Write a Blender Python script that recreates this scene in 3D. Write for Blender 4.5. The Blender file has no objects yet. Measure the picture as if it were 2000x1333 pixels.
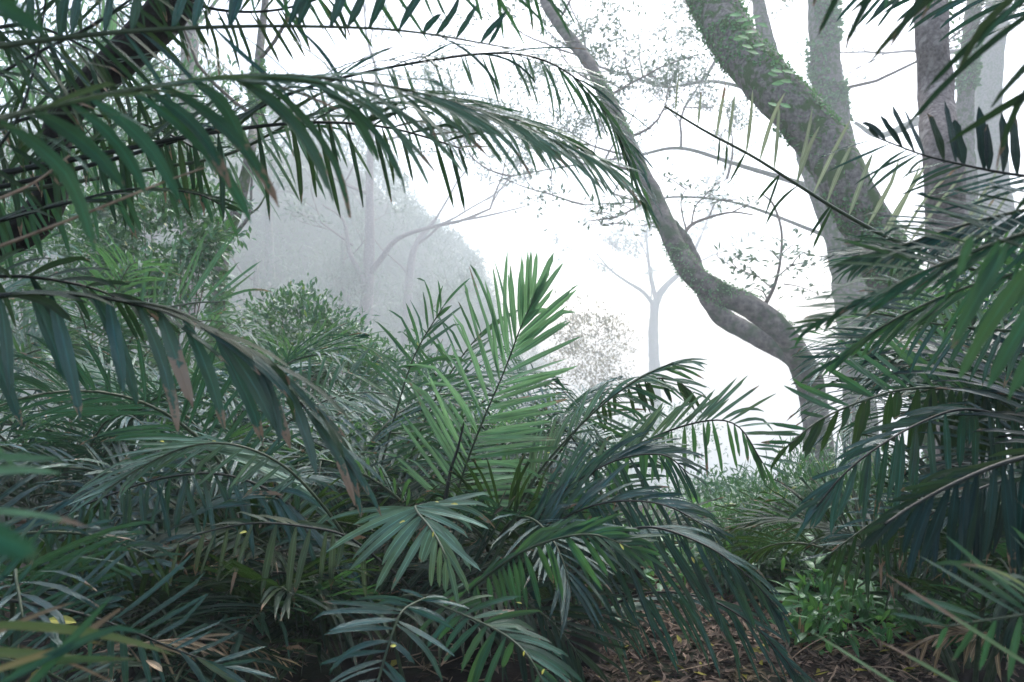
import bpy, math, random
import numpy as np
from mathutils import Vector, Matrix, noise

random.seed(7)
rng = np.random.default_rng(11)
scene = bpy.context.scene
COL = scene.collection

# ---------------------------------------------------------------- camera, sky, sun, exposure
F = 1570.0                      # focal length in pixels of a 2000 px wide picture
EYE = 1.6
cam_data = bpy.data.cameras.new("camera")
cam = bpy.data.objects.new("camera", cam_data)
COL.objects.link(cam)
cam.location = (0, 0, EYE)
cam.rotation_euler = (math.radians(90), 0, 0)
cam_data.sensor_width = 36.0
cam_data.lens = 36.0 * F / 2000.0
cam_data.clip_start = 0.03
cam_data.clip_end = 1200
cam_data.dof.use_dof = True
cam_data.dof.focus_distance = 3.6
cam_data.dof.aperture_fstop = 4.8
scene.camera = cam

SUN_ELEV = math.radians(52)
SUN_AZ = math.radians(20)       # from straight ahead towards the right
world = bpy.data.worlds.new("World")
scene.world = world
world.use_nodes = True
wn = world.node_tree
wn.nodes.clear()
w_out = wn.nodes.new("ShaderNodeOutputWorld")
w_bg = wn.nodes.new("ShaderNodeBackground")
w_sky = wn.nodes.new("ShaderNodeTexSky")
w_sky.sky_type = 'NISHITA'
w_sky.sun_disc = False
w_sky.sun_elevation = SUN_ELEV
w_sky.sun_rotation = SUN_AZ
w_sky.air_density = 1.0
w_sky.dust_density = 3.0
w_hsv = wn.nodes.new("ShaderNodeHueSaturation")
w_hsv.inputs['Saturation'].default_value = 0.78
w_bg.inputs['Strength'].default_value = 0.15
wn.links.new(w_sky.outputs[0], w_hsv.inputs['Color'])
wn.links.new(w_hsv.outputs[0], w_bg.inputs[0])
wn.links.new(w_bg.outputs[0], w_out.inputs[0])

sun_data = bpy.data.lights.new("sun", 'SUN')
sun_data.energy = 0.8
sun_data.angle = math.radians(25)
sun_data.color = (1.0, 0.985, 0.96)
sun = bpy.data.objects.new("sun", sun_data)
COL.objects.link(sun)
sdir = Vector((math.sin(SUN_AZ) * math.cos(SUN_ELEV), math.cos(SUN_AZ) * math.cos(SUN_ELEV), math.sin(SUN_ELEV)))
sun.rotation_euler = sdir.to_track_quat('Z', 'Y').to_euler()
sun.location = (0, 0, 30)

vs = scene.view_settings
vs.view_transform = 'Standard'
vs.look = 'None'
vs.gamma = 1.0
vs.use_curve_mapping = False
vs.exposure = 1.9
HAZE_DENSITY = 0.0038

scene.render.engine = 'CYCLES'
cy = scene.cycles
cy.use_denoising = True
try:
    cy.denoiser = 'OPENIMAGEDENOISE'
except Exception:
    pass
cy.max_bounces = 10
cy.diffuse_bounces = 3
cy.glossy_bounces = 2
cy.transmission_bounces = 3
cy.transparent_max_bounces = 6
cy.volume_bounces = 5
cy.sample_clamp_indirect = 8

# ---------------------------------------------------------------- helpers
def D(d):
    """real distance of things on the far side of the thicket: they stand well beyond the palms"""
    return d if d < 5.4 else 5.4 + (d - 5.4) * 11.0

def at(px, py, d):
    d = D(d)
    return Vector(((px - 1000.0) / F * d, d, EYE - (py - 666.5) / F * d))

def tag(o, label=None, cat=None, group=None, kind=None):
    if label: o['label'] = label
    if cat: o['category'] = cat
    if group: o['group'] = group
    if kind: o['kind'] = kind
    return o

def empty(name, loc, label, cat, group=None):
    o = bpy.data.objects.new(name, None)
    COL.objects.link(o)
    o.location = loc
    return tag(o, label, cat, group)

def ground_z(x, y):
    z = 0.05 * noise.noise(Vector((x * 0.9, y * 0.9, 0.3))) + 0.10 * noise.noise(Vector((x * 0.25, y * 0.25, 5.3)))
    right = 1.0 / (1.0 + math.exp(-(x - 0.10 * y) * 0.9)) if y < 14 else 1.0 / (1.0 + math.exp(-(x - 7.0) * 0.12))
    left = 1.0 - right
    if y > 7.0:
        z += right * (-0.27 * (y - 7.0) ** 1.05)
    if y > 12.0:
        z += left * (-6.5 * min(1.0, (y - 12.0) / 25.0))
        foot = 64.0 + 1.7 * max(0.0, x + 44.0)
        if y > foot:
            k = min(1.0, (y - foot) / 95.0)
            ridge = max(0.0, min(1.0, (48.0 - x) / 85.0))
            z += max(left, 0.35) * ridge * 46.0 * k * k * (3 - 2 * k) + k * 9.0 * noise.noise(Vector((x * 0.045, y * 0.03, 7.7)))
    return max(z, -58.0)

def mesh_obj(name, verts, faces, mat, parent=None, origin=None, uvs=None, leaf=None, smooth=False):
    """verts: n x 3 array in world space; parent's location is taken out."""
    v = np.asarray(verts, dtype=np.float64).reshape(-1, 3)
    org = np.array(origin if origin is not None else (parent_loc(parent) if parent else (0, 0, 0)), dtype=np.float64)
    me = bpy.data.meshes.new(name)
    v = v - org
    f = np.asarray(faces, dtype=np.int32)
    n = f.shape[1]
    me.vertices.add(len(v)); me.vertices.foreach_set('co', v.astype(np.float32).ravel())
    me.loops.add(f.size); me.loops.foreach_set('vertex_index', f.ravel())
    me.polygons.add(len(f)); me.polygons.foreach_set('loop_start', np.arange(0, f.size, n, dtype=np.int32))
    if smooth:
        me.polygons.foreach_set('use_smooth', np.ones(len(f), dtype=bool))
    if uvs is not None:
        ul = me.uv_layers.new(name='UVMap')
        ul.data.foreach_set('uv', np.asarray(uvs, dtype=np.float32)[f.ravel()].ravel())
    if leaf is not None:
        a = me.attributes.new('leaf', 'FLOAT_COLOR', 'POINT')
        a.data.foreach_set('color', np.asarray(leaf, dtype=np.float32).ravel())
    me.update(calc_edges=True)
    me.materials.append(mat)
    o = bpy.data.objects.new(name, me)
    COL.objects.link(o)
    o.location = Vector(org) - Vector(parent_loc(parent)) if parent else Vector(org)
    if parent: o.parent = parent
    return o

def parent_loc(o):
    p = Vector((0, 0, 0))
    while o is not None:
        p = p + o.location
        o = o.parent
    return p

def spline(pts, n):
    """Catmull-Rom through pts (list of Vector), n+1 samples evenly spaced by length."""
    P = [np.array(p, dtype=float) for p in pts]
    if len(P) == 2:
        P = [P[0], (P[0] + P[1]) / 2, P[1]]
    ext = [2 * P[0] - P[1]] + P + [2 * P[-1] - P[-2]]
    out = []
    for i in range(1, len(ext) - 2):
        a, b, c, d = ext[i - 1], ext[i], ext[i + 1], ext[i + 2]
        for k in range(12):
            t = k / 12
            out.append(0.5 * ((2 * b) + (-a + c) * t + (2 * a - 5 * b + 4 * c - d) * t * t + (-a + 3 * b - 3 * c + d) * t ** 3))
    out.append(ext[-2])
    out = np.array(out)
    s = np.concatenate([[0], np.cumsum(np.linalg.norm(np.diff(out, axis=0), axis=1))])
    q = np.linspace(0, s[-1], n + 1)
    return np.stack([np.interp(q, s, out[:, k]) for k in range(3)], axis=1)

def norm(a):
    return a / np.maximum(np.linalg.norm(a, axis=-1, keepdims=True), 1e-9)

def tube(path, radii, sides=6, rough=0.0, freq=3.0, flat=1.0, cap=True):
    """one tube as (verts, quads, uvs)."""
    path = np.asarray(path, dtype=float)
    n = len(path)
    T = norm(np.gradient(path, axis=0))
    ref = np.array([0.13, 0.21, 1.0]) if abs(T[0, 2]) < 0.8 else np.array([1.0, 0.2, 0.1])
    B = norm(np.cross(T[0], ref)); frames = []
    for i in range(n):
        B = B - T[i] * np.dot(B, T[i]); B = B / np.linalg.norm(B)
        frames.append((B.copy(), np.cross(T[i], B)))
    V = np.zeros((n, sides, 3)); U = np.zeros((n, sides, 2))
    L = np.concatenate([[0], np.cumsum(np.linalg.norm(np.diff(path, axis=0), axis=1))])
    for i in range(n):
        for j in range(sides):
            a = 2 * math.pi * j / sides
            r = radii[i]
            dv = frames[i][0] * math.cos(a) + frames[i][1] * math.sin(a) * flat
            if rough:
                q = Vector(path[i] + dv * r)
                r = r * (1 + rough * noise.noise(q * freq) + 0.5 * rough * noise.noise(q * freq * 3.1))
            V[i, j] = path[i] + dv * r
            U[i, j] = (j / sides, L[i])
    idx = np.arange(n * sides).reshape(n, sides)
    a = idx[:-1]; b = np.roll(idx[:-1], -1, axis=1); c = np.roll(idx[1:], -1, axis=1); d = idx[1:]
    faces = np.stack([a, b, c, d], axis=-1).reshape(-1, 4)
    V = V.reshape(-1, 3); U = U.reshape(-1, 2)
    if cap:
        tip = len(V)
        V = np.vstack([V, path[-1] + T[-1] * radii[-1] * 0.5, path[0]])
        U = np.vstack([U, [0, L[-1]], [0, 0]])
        cf = [[idx[-1, j], idx[-1, (j + 1) % sides], tip, tip] for j in range(sides)]
        # degenerate quads are avoided: two neighbouring wedges make one quad
        cf = [[idx[-1, j], idx[-1, (j + 1) % sides], idx[-1, (j + 2) % sides], tip] for j in range(0, sides - 1, 2)]
        faces = np.vstack([faces, cf])
    return V, faces, U

def join(parts):
    vs_, fs_, us_, ls_ = [], [], [], []
    off = 0
    for p in parts:
        vs_.append(p[0]); fs_.append(p[1] + off); us_.append(p[2])
        if len(p) > 3: ls_.append(p[3])
        off += len(p[0])
    r = [np.vstack(vs_), np.vstack(fs_), np.vstack(us_)]
    if ls_: r.append(np.vstack(ls_))
    return r

# ---------------------------------------------------------------- leaves
def leaf_batch(base, d0, nh, L, W, droop, K=6, prof='palm', fold=0.18, side=None, var=None, brown=None, yellow=None, jag=0.2):
    """M leaf blades at once. Returns verts (M, K+1, 4, 3), uv, attr arrays. Two strips meet in a crisp midrib."""
    M = len(base)
    base = np.asarray(base, float); d = norm(np.asarray(d0, float)); nh = np.asarray(nh, float)
    L = np.broadcast_to(np.asarray(L, float), (M,)); W = np.broadcast_to(np.asarray(W, float), (M,))
    droop = np.broadcast_to(np.asarray(droop, float), (M,))
    if side is None: side = rng.normal(0, 0.12, M)
    var = rng.random(M) if var is None else np.broadcast_to(var, (M,))
    brown = np.zeros(M) if brown is None else np.broadcast_to(brown, (M,))
    yellow = np.zeros(M) if yellow is None else np.broadcast_to(yellow, (M,))
    V = np.zeros((M, K + 1, 4, 3)); U = np.zeros((M, K + 1, 4, 2))
    p = base.copy()
    kink = rng.random(M) < 0.22
    kpos = rng.uniform(0.35, 0.85, M)
    twist = rng.normal(0, 0.25, M)
    for i in range(K + 1):
        s = i / K
        n = nh - d * np.sum(nh * d, axis=1, keepdims=True)
        n = norm(n)
        b = np.cross(d, n)
        tw = (twist * s)[:, None]
        n, b = norm(n * np.cos(tw) + b * np.sin(tw)), norm(b * np.cos(tw) - n * np.sin(tw))
        if prof == 'palm':
            w = np.interp(s, [0, 0.12, 0.35, 0.6, 0.85, 1.0], [0.22, 0.62, 1.0, 1.0, 0.78, 0.30])
        elif prof == 'needle':
            w = np.interp(s, [0, 0.2, 0.5, 0.8, 1.0], [0.3, 0.9, 1.0, 0.6, 0.04])
        elif prof == 'broad':
            w = np.interp(s, [0, 0.15, 0.5, 0.75, 1.0], [0.10, 0.55, 1.0, 0.85, 0.06])
        else:
            w = np.interp(s, [0, 0.3, 0.6, 0.85, 1.0], [0.12, 0.8, 1.0, 0.7, 0.12])
        jl = np.ones(M); jr = np.ones(M); sl = np.zeros(M); sr = np.zeros(M)
        if prof == 'palm' and s > 0.45:
            jl = 1 - rng.random(M) * jag * (0.4 + s); jr = 1 - rng.random(M) * jag * (0.4 + s)
            if i == K:
                sl = -rng.random(M) * 0.10; sr = -rng.random(M) * 0.10
        hw = 0.5 * W * w
        wl = (hw * jl)[:, None]; wr = (hw * jr)[:, None]
        V[:, i, 0] = p + b * wl * math.cos(fold * 2) + n * wl * fold + d * (sl * L)[:, None]
        V[:, i, 1] = p; V[:, i, 2] = p
        V[:, i, 3] = p - b * wr * math.cos(fold * 2) + n * wr * fold + d * (sr * L)[:, None]
        U[:, i, 0] = (0, s); U[:, i, 1] = (0.5, s); U[:, i, 2] = (0.5, s); U[:, i, 3] = (1, s)
        if i < K:
            p = p + d * (L / K)[:, None]
            g = droop / K * (0.5 + 1.2 * s)
            g = g + np.where(kink & (np.abs(s - kpos) < 0.5 / K), 0.45, 0) * np.sign(droop)
            d = d + np.array([0, 0, -1.0]) * g[:, None] + b * (side / K)[:, None]
            d = norm(d)
    A = np.zeros((M, (K + 1) * 4, 4))
    A[:, :, 0] = var[:, None]; A[:, :, 1] = brown[:, None]; A[:, :, 2] = yellow[:, None]; A[:, :, 3] = 1
    return V.reshape(M, -1, 3), U.reshape(M, -1, 2), A

def leaf_faces(K):
    f = []
    for i in range(K):
        a = i * 4; b = a + 4
        f.append((a, a + 1, b + 1, b)); f.append((a + 2, a + 3, b + 3, b + 2))
    return np.array(f, dtype=np.int32)

def join_leaves(batches):
    vs_, fs_, us_, as_ = [], [], [], []
    off = 0
    for V, U, A, K in batches:
        M, n = V.shape[0], V.shape[1]
        f = leaf_faces(K)
        fs_.append((f[None] + (np.arange(M) * n)[:, None, None] + off).reshape(-1, 4))
        vs_.append(V.reshape(-1, 3)); us_.append(U.reshape(-1, 2)); as_.append(A.reshape(-1, 4))
        off += M * n
    return np.vstack(vs_), np.vstack(fs_), np.vstack(us_), np.vstack(as_)

# ---------------------------------------------------------------- materials
def new_mat(name):
    m = bpy.data.materials.new(name); m.use_nodes = True
    nt = m.node_tree; nt.nodes.clear()
    return m, nt, nt.nodes, nt.links

def leaf_material(name, dark, light, rough=0.38, transl=0.2, tcol=(0.2, 0.42, 0.08), brown=(0.30, 0.185, 0.12), spec=0.6, streak=1.0):
    m, nt, N, K = new_mat(name)
    out = N.new("ShaderNodeOutputMaterial")
    pr = N.new("ShaderNodeBsdfPrincipled")
    att = N.new("ShaderNodeAttribute"); att.attribute_name = 'leaf'
    sep = N.new("ShaderNodeSeparateColor")
    K.new(att.outputs['Color'], sep.inputs[0])
    uv = N.new("ShaderNodeUVMap"); uvs = N.new("ShaderNodeSeparateXYZ")
    K.new(uv.outputs[0], uvs.inputs[0])
    mix = N.new("ShaderNodeMix"); mix.data_type = 'RGBA'
    mix.inputs['A'].default_value = (*dark, 1); mix.inputs['B'].default_value = (*light, 1)
    K.new(sep.outputs[0], mix.inputs['Factor'])
    # lengthwise veins
    mp = N.new("ShaderNodeMapping"); mp.inputs['Scale'].default_value = (22, 1.6, 1)
    K.new(uv.outputs[0], mp.inputs[0])
    geo = N.new("ShaderNodeNewGeometry")
    oi = N.new("ShaderNodeObjectInfo")
    ns = N.new("ShaderNodeTexNoise"); ns.noise_dimensions = '4D'; ns.inputs['Scale'].default_value = 1.0; ns.inputs['Detail'].default_value = 2
    K.new(mp.outputs[0], ns.inputs['Vector'])
    wm = N.new("ShaderNodeMath"); wm.operation = 'MULTIPLY'; wm.inputs[1].default_value = 37.0
    K.new(sep.outputs[0], wm.inputs[0]); K.new(wm.outputs[0], ns.inputs['W'])
    vr = N.new("ShaderNodeMapRange"); vr.inputs['From Min'].default_value = 0.3; vr.inputs['From Max'].default_value = 0.7
    vr.inputs['To Min'].default_value = 0.6; vr.inputs['To Max'].default_value = 1.45
    K.new(ns.outputs[0], vr.inputs[0])
    mul = N.new("ShaderNodeVectorMath"); mul.operation = 'SCALE'
    K.new(mix.outputs['Result'], mul.inputs[0]); K.new(vr.outputs[0], mul.inputs['Scale'])
    ns3 = N.new("ShaderNodeTexNoise"); ns3.inputs['Scale'].default_value = 9.0; ns3.inputs['Detail'].default_value = 4
    K.new(geo.outputs['Position'], ns3.inputs['Vector'])
    pr3 = N.new("ShaderNodeMapRange"); pr3.inputs['From Min'].default_value = 0.3; pr3.inputs['From Max'].default_value = 0.7
    pr3.inputs['To Min'].default_value = 0.55; pr3.inputs['To Max'].default_value = 1.5
    K.new(ns3.outputs[0], pr3.inputs[0])
    mul0 = mul
    mul = N.new("ShaderNodeVectorMath"); mul.operation = 'SCALE'
    K.new(mul0.outputs[0], mul.inputs[0]); K.new(pr3.outputs[0], mul.inputs['Scale'])
    # olive patches and a paler midrib
    ns4 = N.new("ShaderNodeTexNoise"); ns4.inputs['Scale'].default_value = 5.0; ns4.inputs['Detail'].default_value = 3
    K.new(geo.outputs['Position'], ns4.inputs['Vector'])
    pr4 = N.new("ShaderNodeMapRange"); pr4.inputs['From Min'].default_value = 0.52; pr4.inputs['From Max'].default_value = 0.72
    pr4.inputs['To Max'].default_value = 0.55
    K.new(ns4.outputs[0], pr4.inputs[0])
    om = N.new("ShaderNodeMix"); om.data_type = 'RGBA'
    om.inputs['B'].default_value = ((dark[0] + light[0]) * 0.5 + 0.035, (dark[1] + light[1]) * 0.5 + 0.035, (dark[2] + light[2]) * 0.35, 1)
    K.new(mul.outputs[0], om.inputs['A']); K.new(pr4.outputs[0], om.inputs['Factor'])
    mm1 = N.new("ShaderNodeMath"); mm1.operation = 'SUBTRACT'; mm1.inputs[1].default_value = 0.5
    K.new(uvs.outputs[0], mm1.inputs[0])
    mm2 = N.new("ShaderNodeMath"); mm2.operation = 'ABSOLUTE'; K.new(mm1.outputs[0], mm2.inputs[0])
    mm3 = N.new("ShaderNodeMapRange"); mm3.inputs['From Min'].default_value = 0.03; mm3.inputs['From Max'].default_value = 0.09
    mm3.inputs['To Min'].default_value = 2.2; mm3.inputs['To Max'].default_value = 1.0
    K.new(mm2.outputs[0], mm3.inputs[0])
    mul = N.new("ShaderNodeVectorMath"); mul.operation = 'SCALE'
    K.new(om.outputs['Result'], mul.inputs[0]); K.new(mm3.outputs[0], mul.inputs['Scale'])
    # yellowing
    ymix = N.new("ShaderNodeMix"); ymix.data_type = 'RGBA'
    ymix.inputs['B'].default_value = (0.42, 0.40, 0.05, 1)
    K.new(mul.outputs[0], ymix.inputs['A']); K.new(sep.outputs[2], ymix.inputs['Factor'])
    # brown, torn tips and edges
    ns2 = N.new("ShaderNodeTexNoise"); ns2.inputs['Scale'].default_value = 34.0; ns2.inputs['Detail'].default_value = 5; ns2.inputs['Roughness'].default_value = 0.7
    K.new(geo.outputs['Position'], ns2.inputs['Vector'])
    edge = N.new("ShaderNodeMath"); edge.operation = 'SUBTRACT'; edge.inputs[1].default_value = 0.5
    K.new(uvs.outputs[0], edge.inputs[0])
    eab = N.new("ShaderNodeMath"); eab.operation = 'ABSOLUTE'; K.new(edge.outputs[0], eab.inputs[0])
    e2 = N.new("ShaderNodeMath"); e2.operation = 'MULTIPLY_ADD'; e2.inputs[1].default_value = 0.35
    K.new(eab.outputs[0], e2.inputs[0]); K.new(uvs.outputs[1], e2.inputs[2])
    e3 = N.new("ShaderNodeMath"); e3.operation = 'MULTIPLY_ADD'; e3.inputs[1].default_value = 1.1
    K.new(ns2.outputs[0], e3.inputs[0]); K.new(e2.outputs[0], e3.inputs[2])
    e4 = N.new("ShaderNodeMath"); e4.operation = 'ADD'
    K.new(e3.outputs[0], e4.inputs[0]); K.new(sep.outputs[1], e4.inputs[1])
    br = N.new("ShaderNodeMapRange"); br.inputs['From Min'].default_value = 1.84; br.inputs['From Max'].default_value = 1.93
    K.new(e4.outputs[0], br.inputs[0])
    bmix = N.new("ShaderNodeMix"); bmix.data_type = 'RGBA'
    bmix.inputs['B'].default_value = (*brown, 1)
    K.new(ymix.outputs['Result'], bmix.inputs['A']); K.new(br.outputs[0], bmix.inputs['Factor'])
    K.new(bmix.outputs['Result'], pr.inputs['Base Color'])
    pr.inputs['Roughness'].default_value = rough
    pr.inputs['Specular IOR Level'].default_value = spec
    pr.inputs['Specular Tint'].default_value = (0.78, 1.0, 0.97, 1)
    bump = N.new("ShaderNodeBump"); bump.inputs['Strength'].default_value = 0.6 * streak; bump.inputs['Distance'].default_value = 0.006
    K.new(ns.outputs[0], bump.inputs['Height']); K.new(bump.outputs[0], pr.inputs['Normal'])
    if transl > 0:
        tr = N.new("ShaderNodeBsdfTranslucent")
        tm = N.new("ShaderNodeMix"); tm.data_type = 'RGBA'; tm.inputs['A'].default_value = (*tcol, 1); tm.inputs['B'].default_value = (*brown, 1)
        K.new(br.outputs[0], tm.inputs['Factor']); K.new(tm.outputs['Result'], tr.inputs[0])
        ms = N.new("ShaderNodeMixShader"); ms.inputs[0].default_value = transl
        K.new(pr.outputs[0], ms.inputs[1]); K.new(tr.outputs[0], ms.inputs[2]); K.new(ms.outputs[0], out.inputs[0])
    else:
        K.new(pr.outputs[0], out.inputs[0])
    return m

def solid_noise(name, c1, c2, scale=8.0, rough=0.85, bump=0.5, dist=0.01, c3=None, c3_at=0.6, stretch=(1, 1, 1), spec=0.3):
    m, nt, N, K = new_mat(name)
    out = N.new("ShaderNodeOutputMaterial"); pr = N.new("ShaderNodeBsdfPrincipled")
    geo = N.new("ShaderNodeNewGeometry")
    mp = N.new("ShaderNodeMapping"); mp.inputs['Scale'].default_value = stretch
    K.new(geo.outputs['Position'], mp.inputs[0])
    n1 = N.new("ShaderNodeTexNoise"); n1.inputs['Scale'].default_value = scale; n1.inputs['Detail'].default_value = 6; n1.inputs['Roughness'].default_value = 0.65
    K.new(mp.outputs[0], n1.inputs['Vector'])
    r = N.new("ShaderNodeMapRange"); r.inputs['From Min'].default_value = 0.35; r.inputs['From Max'].default_value = 0.65
    K.new(n1.outputs[0], r.inputs[0])
    mx = N.new("ShaderNodeMix"); mx.data_type = 'RGBA'
    mx.inputs['A'].default_value = (*c1, 1); mx.inputs['B'].default_value = (*c2, 1); K.new(r.outputs[0], mx.inputs['Factor'])
    col = mx.outputs['Result']
    if c3:
        n2 = N.new("ShaderNodeTexNoise"); n2.inputs['Scale'].default_value = scale * 0.33; n2.inputs['Detail'].default_value = 5
        K.new(geo.outputs['Position'], n2.inputs['Vector'])
        r2 = N.new("ShaderNodeMapRange"); r2.inputs['From Min'].default_value = c3_at - 0.05; r2.inputs['From Max'].default_value = c3_at + 0.05
        K.new(n2.outputs[0], r2.inputs[0])
        m2 = N.new("ShaderNodeMix"); m2.data_type = 'RGBA'; m2.inputs['B'].default_value = (*c3, 1)
        K.new(col, m2.inputs['A']); K.new(r2.outputs[0], m2.inputs['Factor']); col = m2.outputs['Result']
    K.new(col, pr.inputs['Base Color']); pr.inputs['Roughness'].default_value = rough
    pr.inputs['Specular IOR Level'].default_value = spec
    if bump:
        b = N.new("ShaderNodeBump"); b.inputs['Strength'].default_value = bump; b.inputs['Distance'].default_value = dist
        K.new(n1.outputs[0], b.inputs['Height']); K.new(b.outputs[0], pr.inputs['Normal'])
    K.new(pr.outputs[0], out.inputs[0])
    return m

M_BLUE = leaf_material("palm_leaf_blue_green", (0.002, 0.020, 0.022), (0.009, 0.052, 0.054), rough=0.25, transl=0.10, tcol=(0.10, 0.30, 0.12), spec=0.95)
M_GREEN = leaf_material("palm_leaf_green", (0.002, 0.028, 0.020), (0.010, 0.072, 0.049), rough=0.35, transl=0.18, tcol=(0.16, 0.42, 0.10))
M_NAVY = leaf_material("palm_leaf_blue_black", (0.002, 0.010, 0.012), (0.007, 0.028, 0.034), rough=0.30, transl=0.05, tcol=(0.05, 0.15, 0.06), spec=0.4)  # blue leaf colour darkened to stand for fronds in shade
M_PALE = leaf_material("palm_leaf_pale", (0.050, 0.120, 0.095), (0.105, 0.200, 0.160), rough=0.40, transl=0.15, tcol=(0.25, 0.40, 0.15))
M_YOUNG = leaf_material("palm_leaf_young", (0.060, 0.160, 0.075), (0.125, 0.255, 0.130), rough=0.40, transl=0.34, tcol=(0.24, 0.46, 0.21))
M_DARK = leaf_material("palm_leaf_shaded", (0.002, 0.012, 0.008), (0.007, 0.030, 0.018), rough=0.36, transl=0.12, tcol=(0.09, 0.22, 0.03), spec=0.4)  # green leaf copy with shade put into its colour
M_DRY = leaf_material("palm_leaf_dry", (0.20, 0.13, 0.075), (0.42, 0.32, 0.22), rough=0.7, transl=0.10, tcol=(0.4, 0.28, 0.15), spec=0.2)
M_FADED = leaf_material("palm_leaf_faded", (0.10, 0.15, 0.10), (0.25, 0.26, 0.18), rough=0.5, transl=0.35, tcol=(0.36, 0.42, 0.27))
M_OLIVE = leaf_material("palm_leaf_olive", (0.030, 0.060, 0.036), (0.075, 0.105, 0.062), rough=0.42, transl=0.12, tcol=(0.16, 0.24, 0.10))
M_BUSH = leaf_material("bush_leaf", (0.009, 0.042, 0.023), (0.040, 0.118, 0.055), rough=0.38, transl=0.18, tcol=(0.16, 0.40, 0.10), streak=0.3)
M_HERB = leaf_material("herb_leaf", (0.015, 0.070, 0.028), (0.060, 0.175, 0.060), rough=0.42, transl=0.25, tcol=(0.2, 0.5, 0.1), streak=0.3)
M_TREE = leaf_material("tree_leaf", (0.030, 0.060, 0.035), (0.070, 0.120, 0.060), rough=0.45, transl=0.15, tcol=(0.12, 0.24, 0.08), streak=0.3)
M_RUST = leaf_material("rusty_tree_leaf", (0.08, 0.10, 0.05), (0.22, 0.17, 0.10), rough=0.5, transl=0.2, tcol=(0.32, 0.28, 0.14), streak=0.3)
M_IVY = leaf_material("creeper_leaf", (0.035, 0.110, 0.035), (0.110, 0.240, 0.085), rough=0.65, transl=0.15, tcol=(0.2, 0.42, 0.12), streak=0.2)
M_YEL = leaf_material("yellow_leaf", (0.45, 0.40, 0.08), (0.65, 0.60, 0.16), rough=0.5, transl=0.2, tcol=(0.6, 0.55, 0.1), streak=0.3)
M_LITTER = leaf_material("fallen_leaf", (0.030, 0.021, 0.017), (0.19, 0.135, 0.108), rough=0.75, transl=0.0, spec=0.2)
M_RACHIS = solid_noise("frond_stalk", (0.030, 0.050, 0.030), (0.070, 0.095, 0.050), scale=30, rough=0.5, bump=0.2, dist=0.002)
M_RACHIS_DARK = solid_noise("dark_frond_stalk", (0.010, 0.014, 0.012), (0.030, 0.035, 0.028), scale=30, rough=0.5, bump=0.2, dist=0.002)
M_RACHIS_DRY = solid_noise("dry_stalk", (0.20, 0.13, 0.09), (0.42, 0.31, 0.22), scale=40, rough=0.7, bump=0.3, dist=0.002)
M_BARK = solid_noise("mossy_bark", (0.075, 0.067, 0.060), (0.24, 0.22, 0.195), scale=14, rough=0.9, bump=0.8, dist=0.02, c3=(0.055, 0.095, 0.030), c3_at=0.52)
M_BARK_MOTTLED = solid_noise("mottled_bark", (0.040, 0.035, 0.030), (0.19, 0.17, 0.145), scale=4.5, rough=0.9, bump=1.0, dist=0.06, c3=(0.030, 0.060, 0.020), c3_at=0.52)
M_BARK_PLAIN = solid_noise("brown_bark", (0.090, 0.074, 0.066), (0.24, 0.205, 0.185), scale=18, rough=0.9, bump=0.8, dist=0.02, c3=(0.30, 0.27, 0.24), c3_at=0.60)
M_BARK_DARK = solid_noise("shade_black_bark", (0.006, 0.005, 0.004), (0.022, 0.017, 0.014), scale=16, rough=0.85, bump=0.8, dist=0.02)  # near-black colour carries the shade of the silhouetted limb
M_TWIG = solid_noise("twig_bark", (0.06, 0.05, 0.04), (0.16, 0.13, 0.10), scale=30, rough=0.85, bump=0.2)
M_FLOOR = solid_noise("overgrown_slope", (0.010, 0.022, 0.012), (0.030, 0.055, 0.026), scale=0.6, rough=0.95, bump=0.3, dist=0.3)
M_SOIL = solid_noise("forest_soil", (0.008, 0.005, 0.004), (0.028, 0.018, 0.013), scale=9, rough=0.95, bump=0.9, dist=0.03, c3=(0.012, 0.020, 0.008), c3_at=0.52)

# ---------------------------------------------------------------- the setting
def make_ground():
    ys = np.concatenate([np.linspace(-6, 12, 91), np.linspace(13.2, 400, 120)])
    xs = np.concatenate([np.linspace(-300, -9, 70), np.linspace(-8.6, 9, 89), np.linspace(9.8, 300, 70)])
    V = np.array([[x, y, ground_z(x, y)] for y in ys for x in xs])
    nx = len(xs)
    idx = np.arange(len(V)).reshape(len(ys), nx)
    f = np.stack([idx[:-1, :-1], idx[:-1, 1:], idx[1:, 1:], idx[1:, :-1]], axis=-1).reshape(-1, 4)
    o = mesh_obj("ground", V, f, M_SOIL, smooth=True)
    o.data.materials.append(M_FLOOR)
    far_f = np.array([V[q[0], 1] > 38 for q in f], dtype=np.int32)
    o.data.polygons.foreach_set('material_index', far_f)
    tag(o, kind='structure', label="dark forest soil falling away into the misty valley")
make_ground()

def make_haze():
    x0, x1, y0, y1, z0, z1 = -305, 305, -14, 405, -60, 52
    V = [(x, y, z) for x in (x0, x1) for y in (y0, y1) for z in (z0, z1)]
    f = [(0, 1, 3, 2), (4, 6, 7, 5), (0, 4, 5, 1), (2, 3, 7, 6), (0, 2, 6, 4), (1, 5, 7, 3)]
    m, nt, N, K = new_mat("mountain_fog")
    out = N.new("ShaderNodeOutputMaterial"); v = N.new("ShaderNodeVolumePrincipled")
    v.inputs['Color'].default_value = (0.955, 0.972, 0.985, 1)
    v.inputs['Density'].default_value = HAZE_DENSITY
    v.inputs['Anisotropy'].default_value = 0.0
    K.new(v.outputs[0], out.inputs['Volume'])
    o = mesh_obj("haze", V, f, m)
    tag(o, kind='stuff', label="pale mountain fog filling the whole forest")
make_haze()

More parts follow.
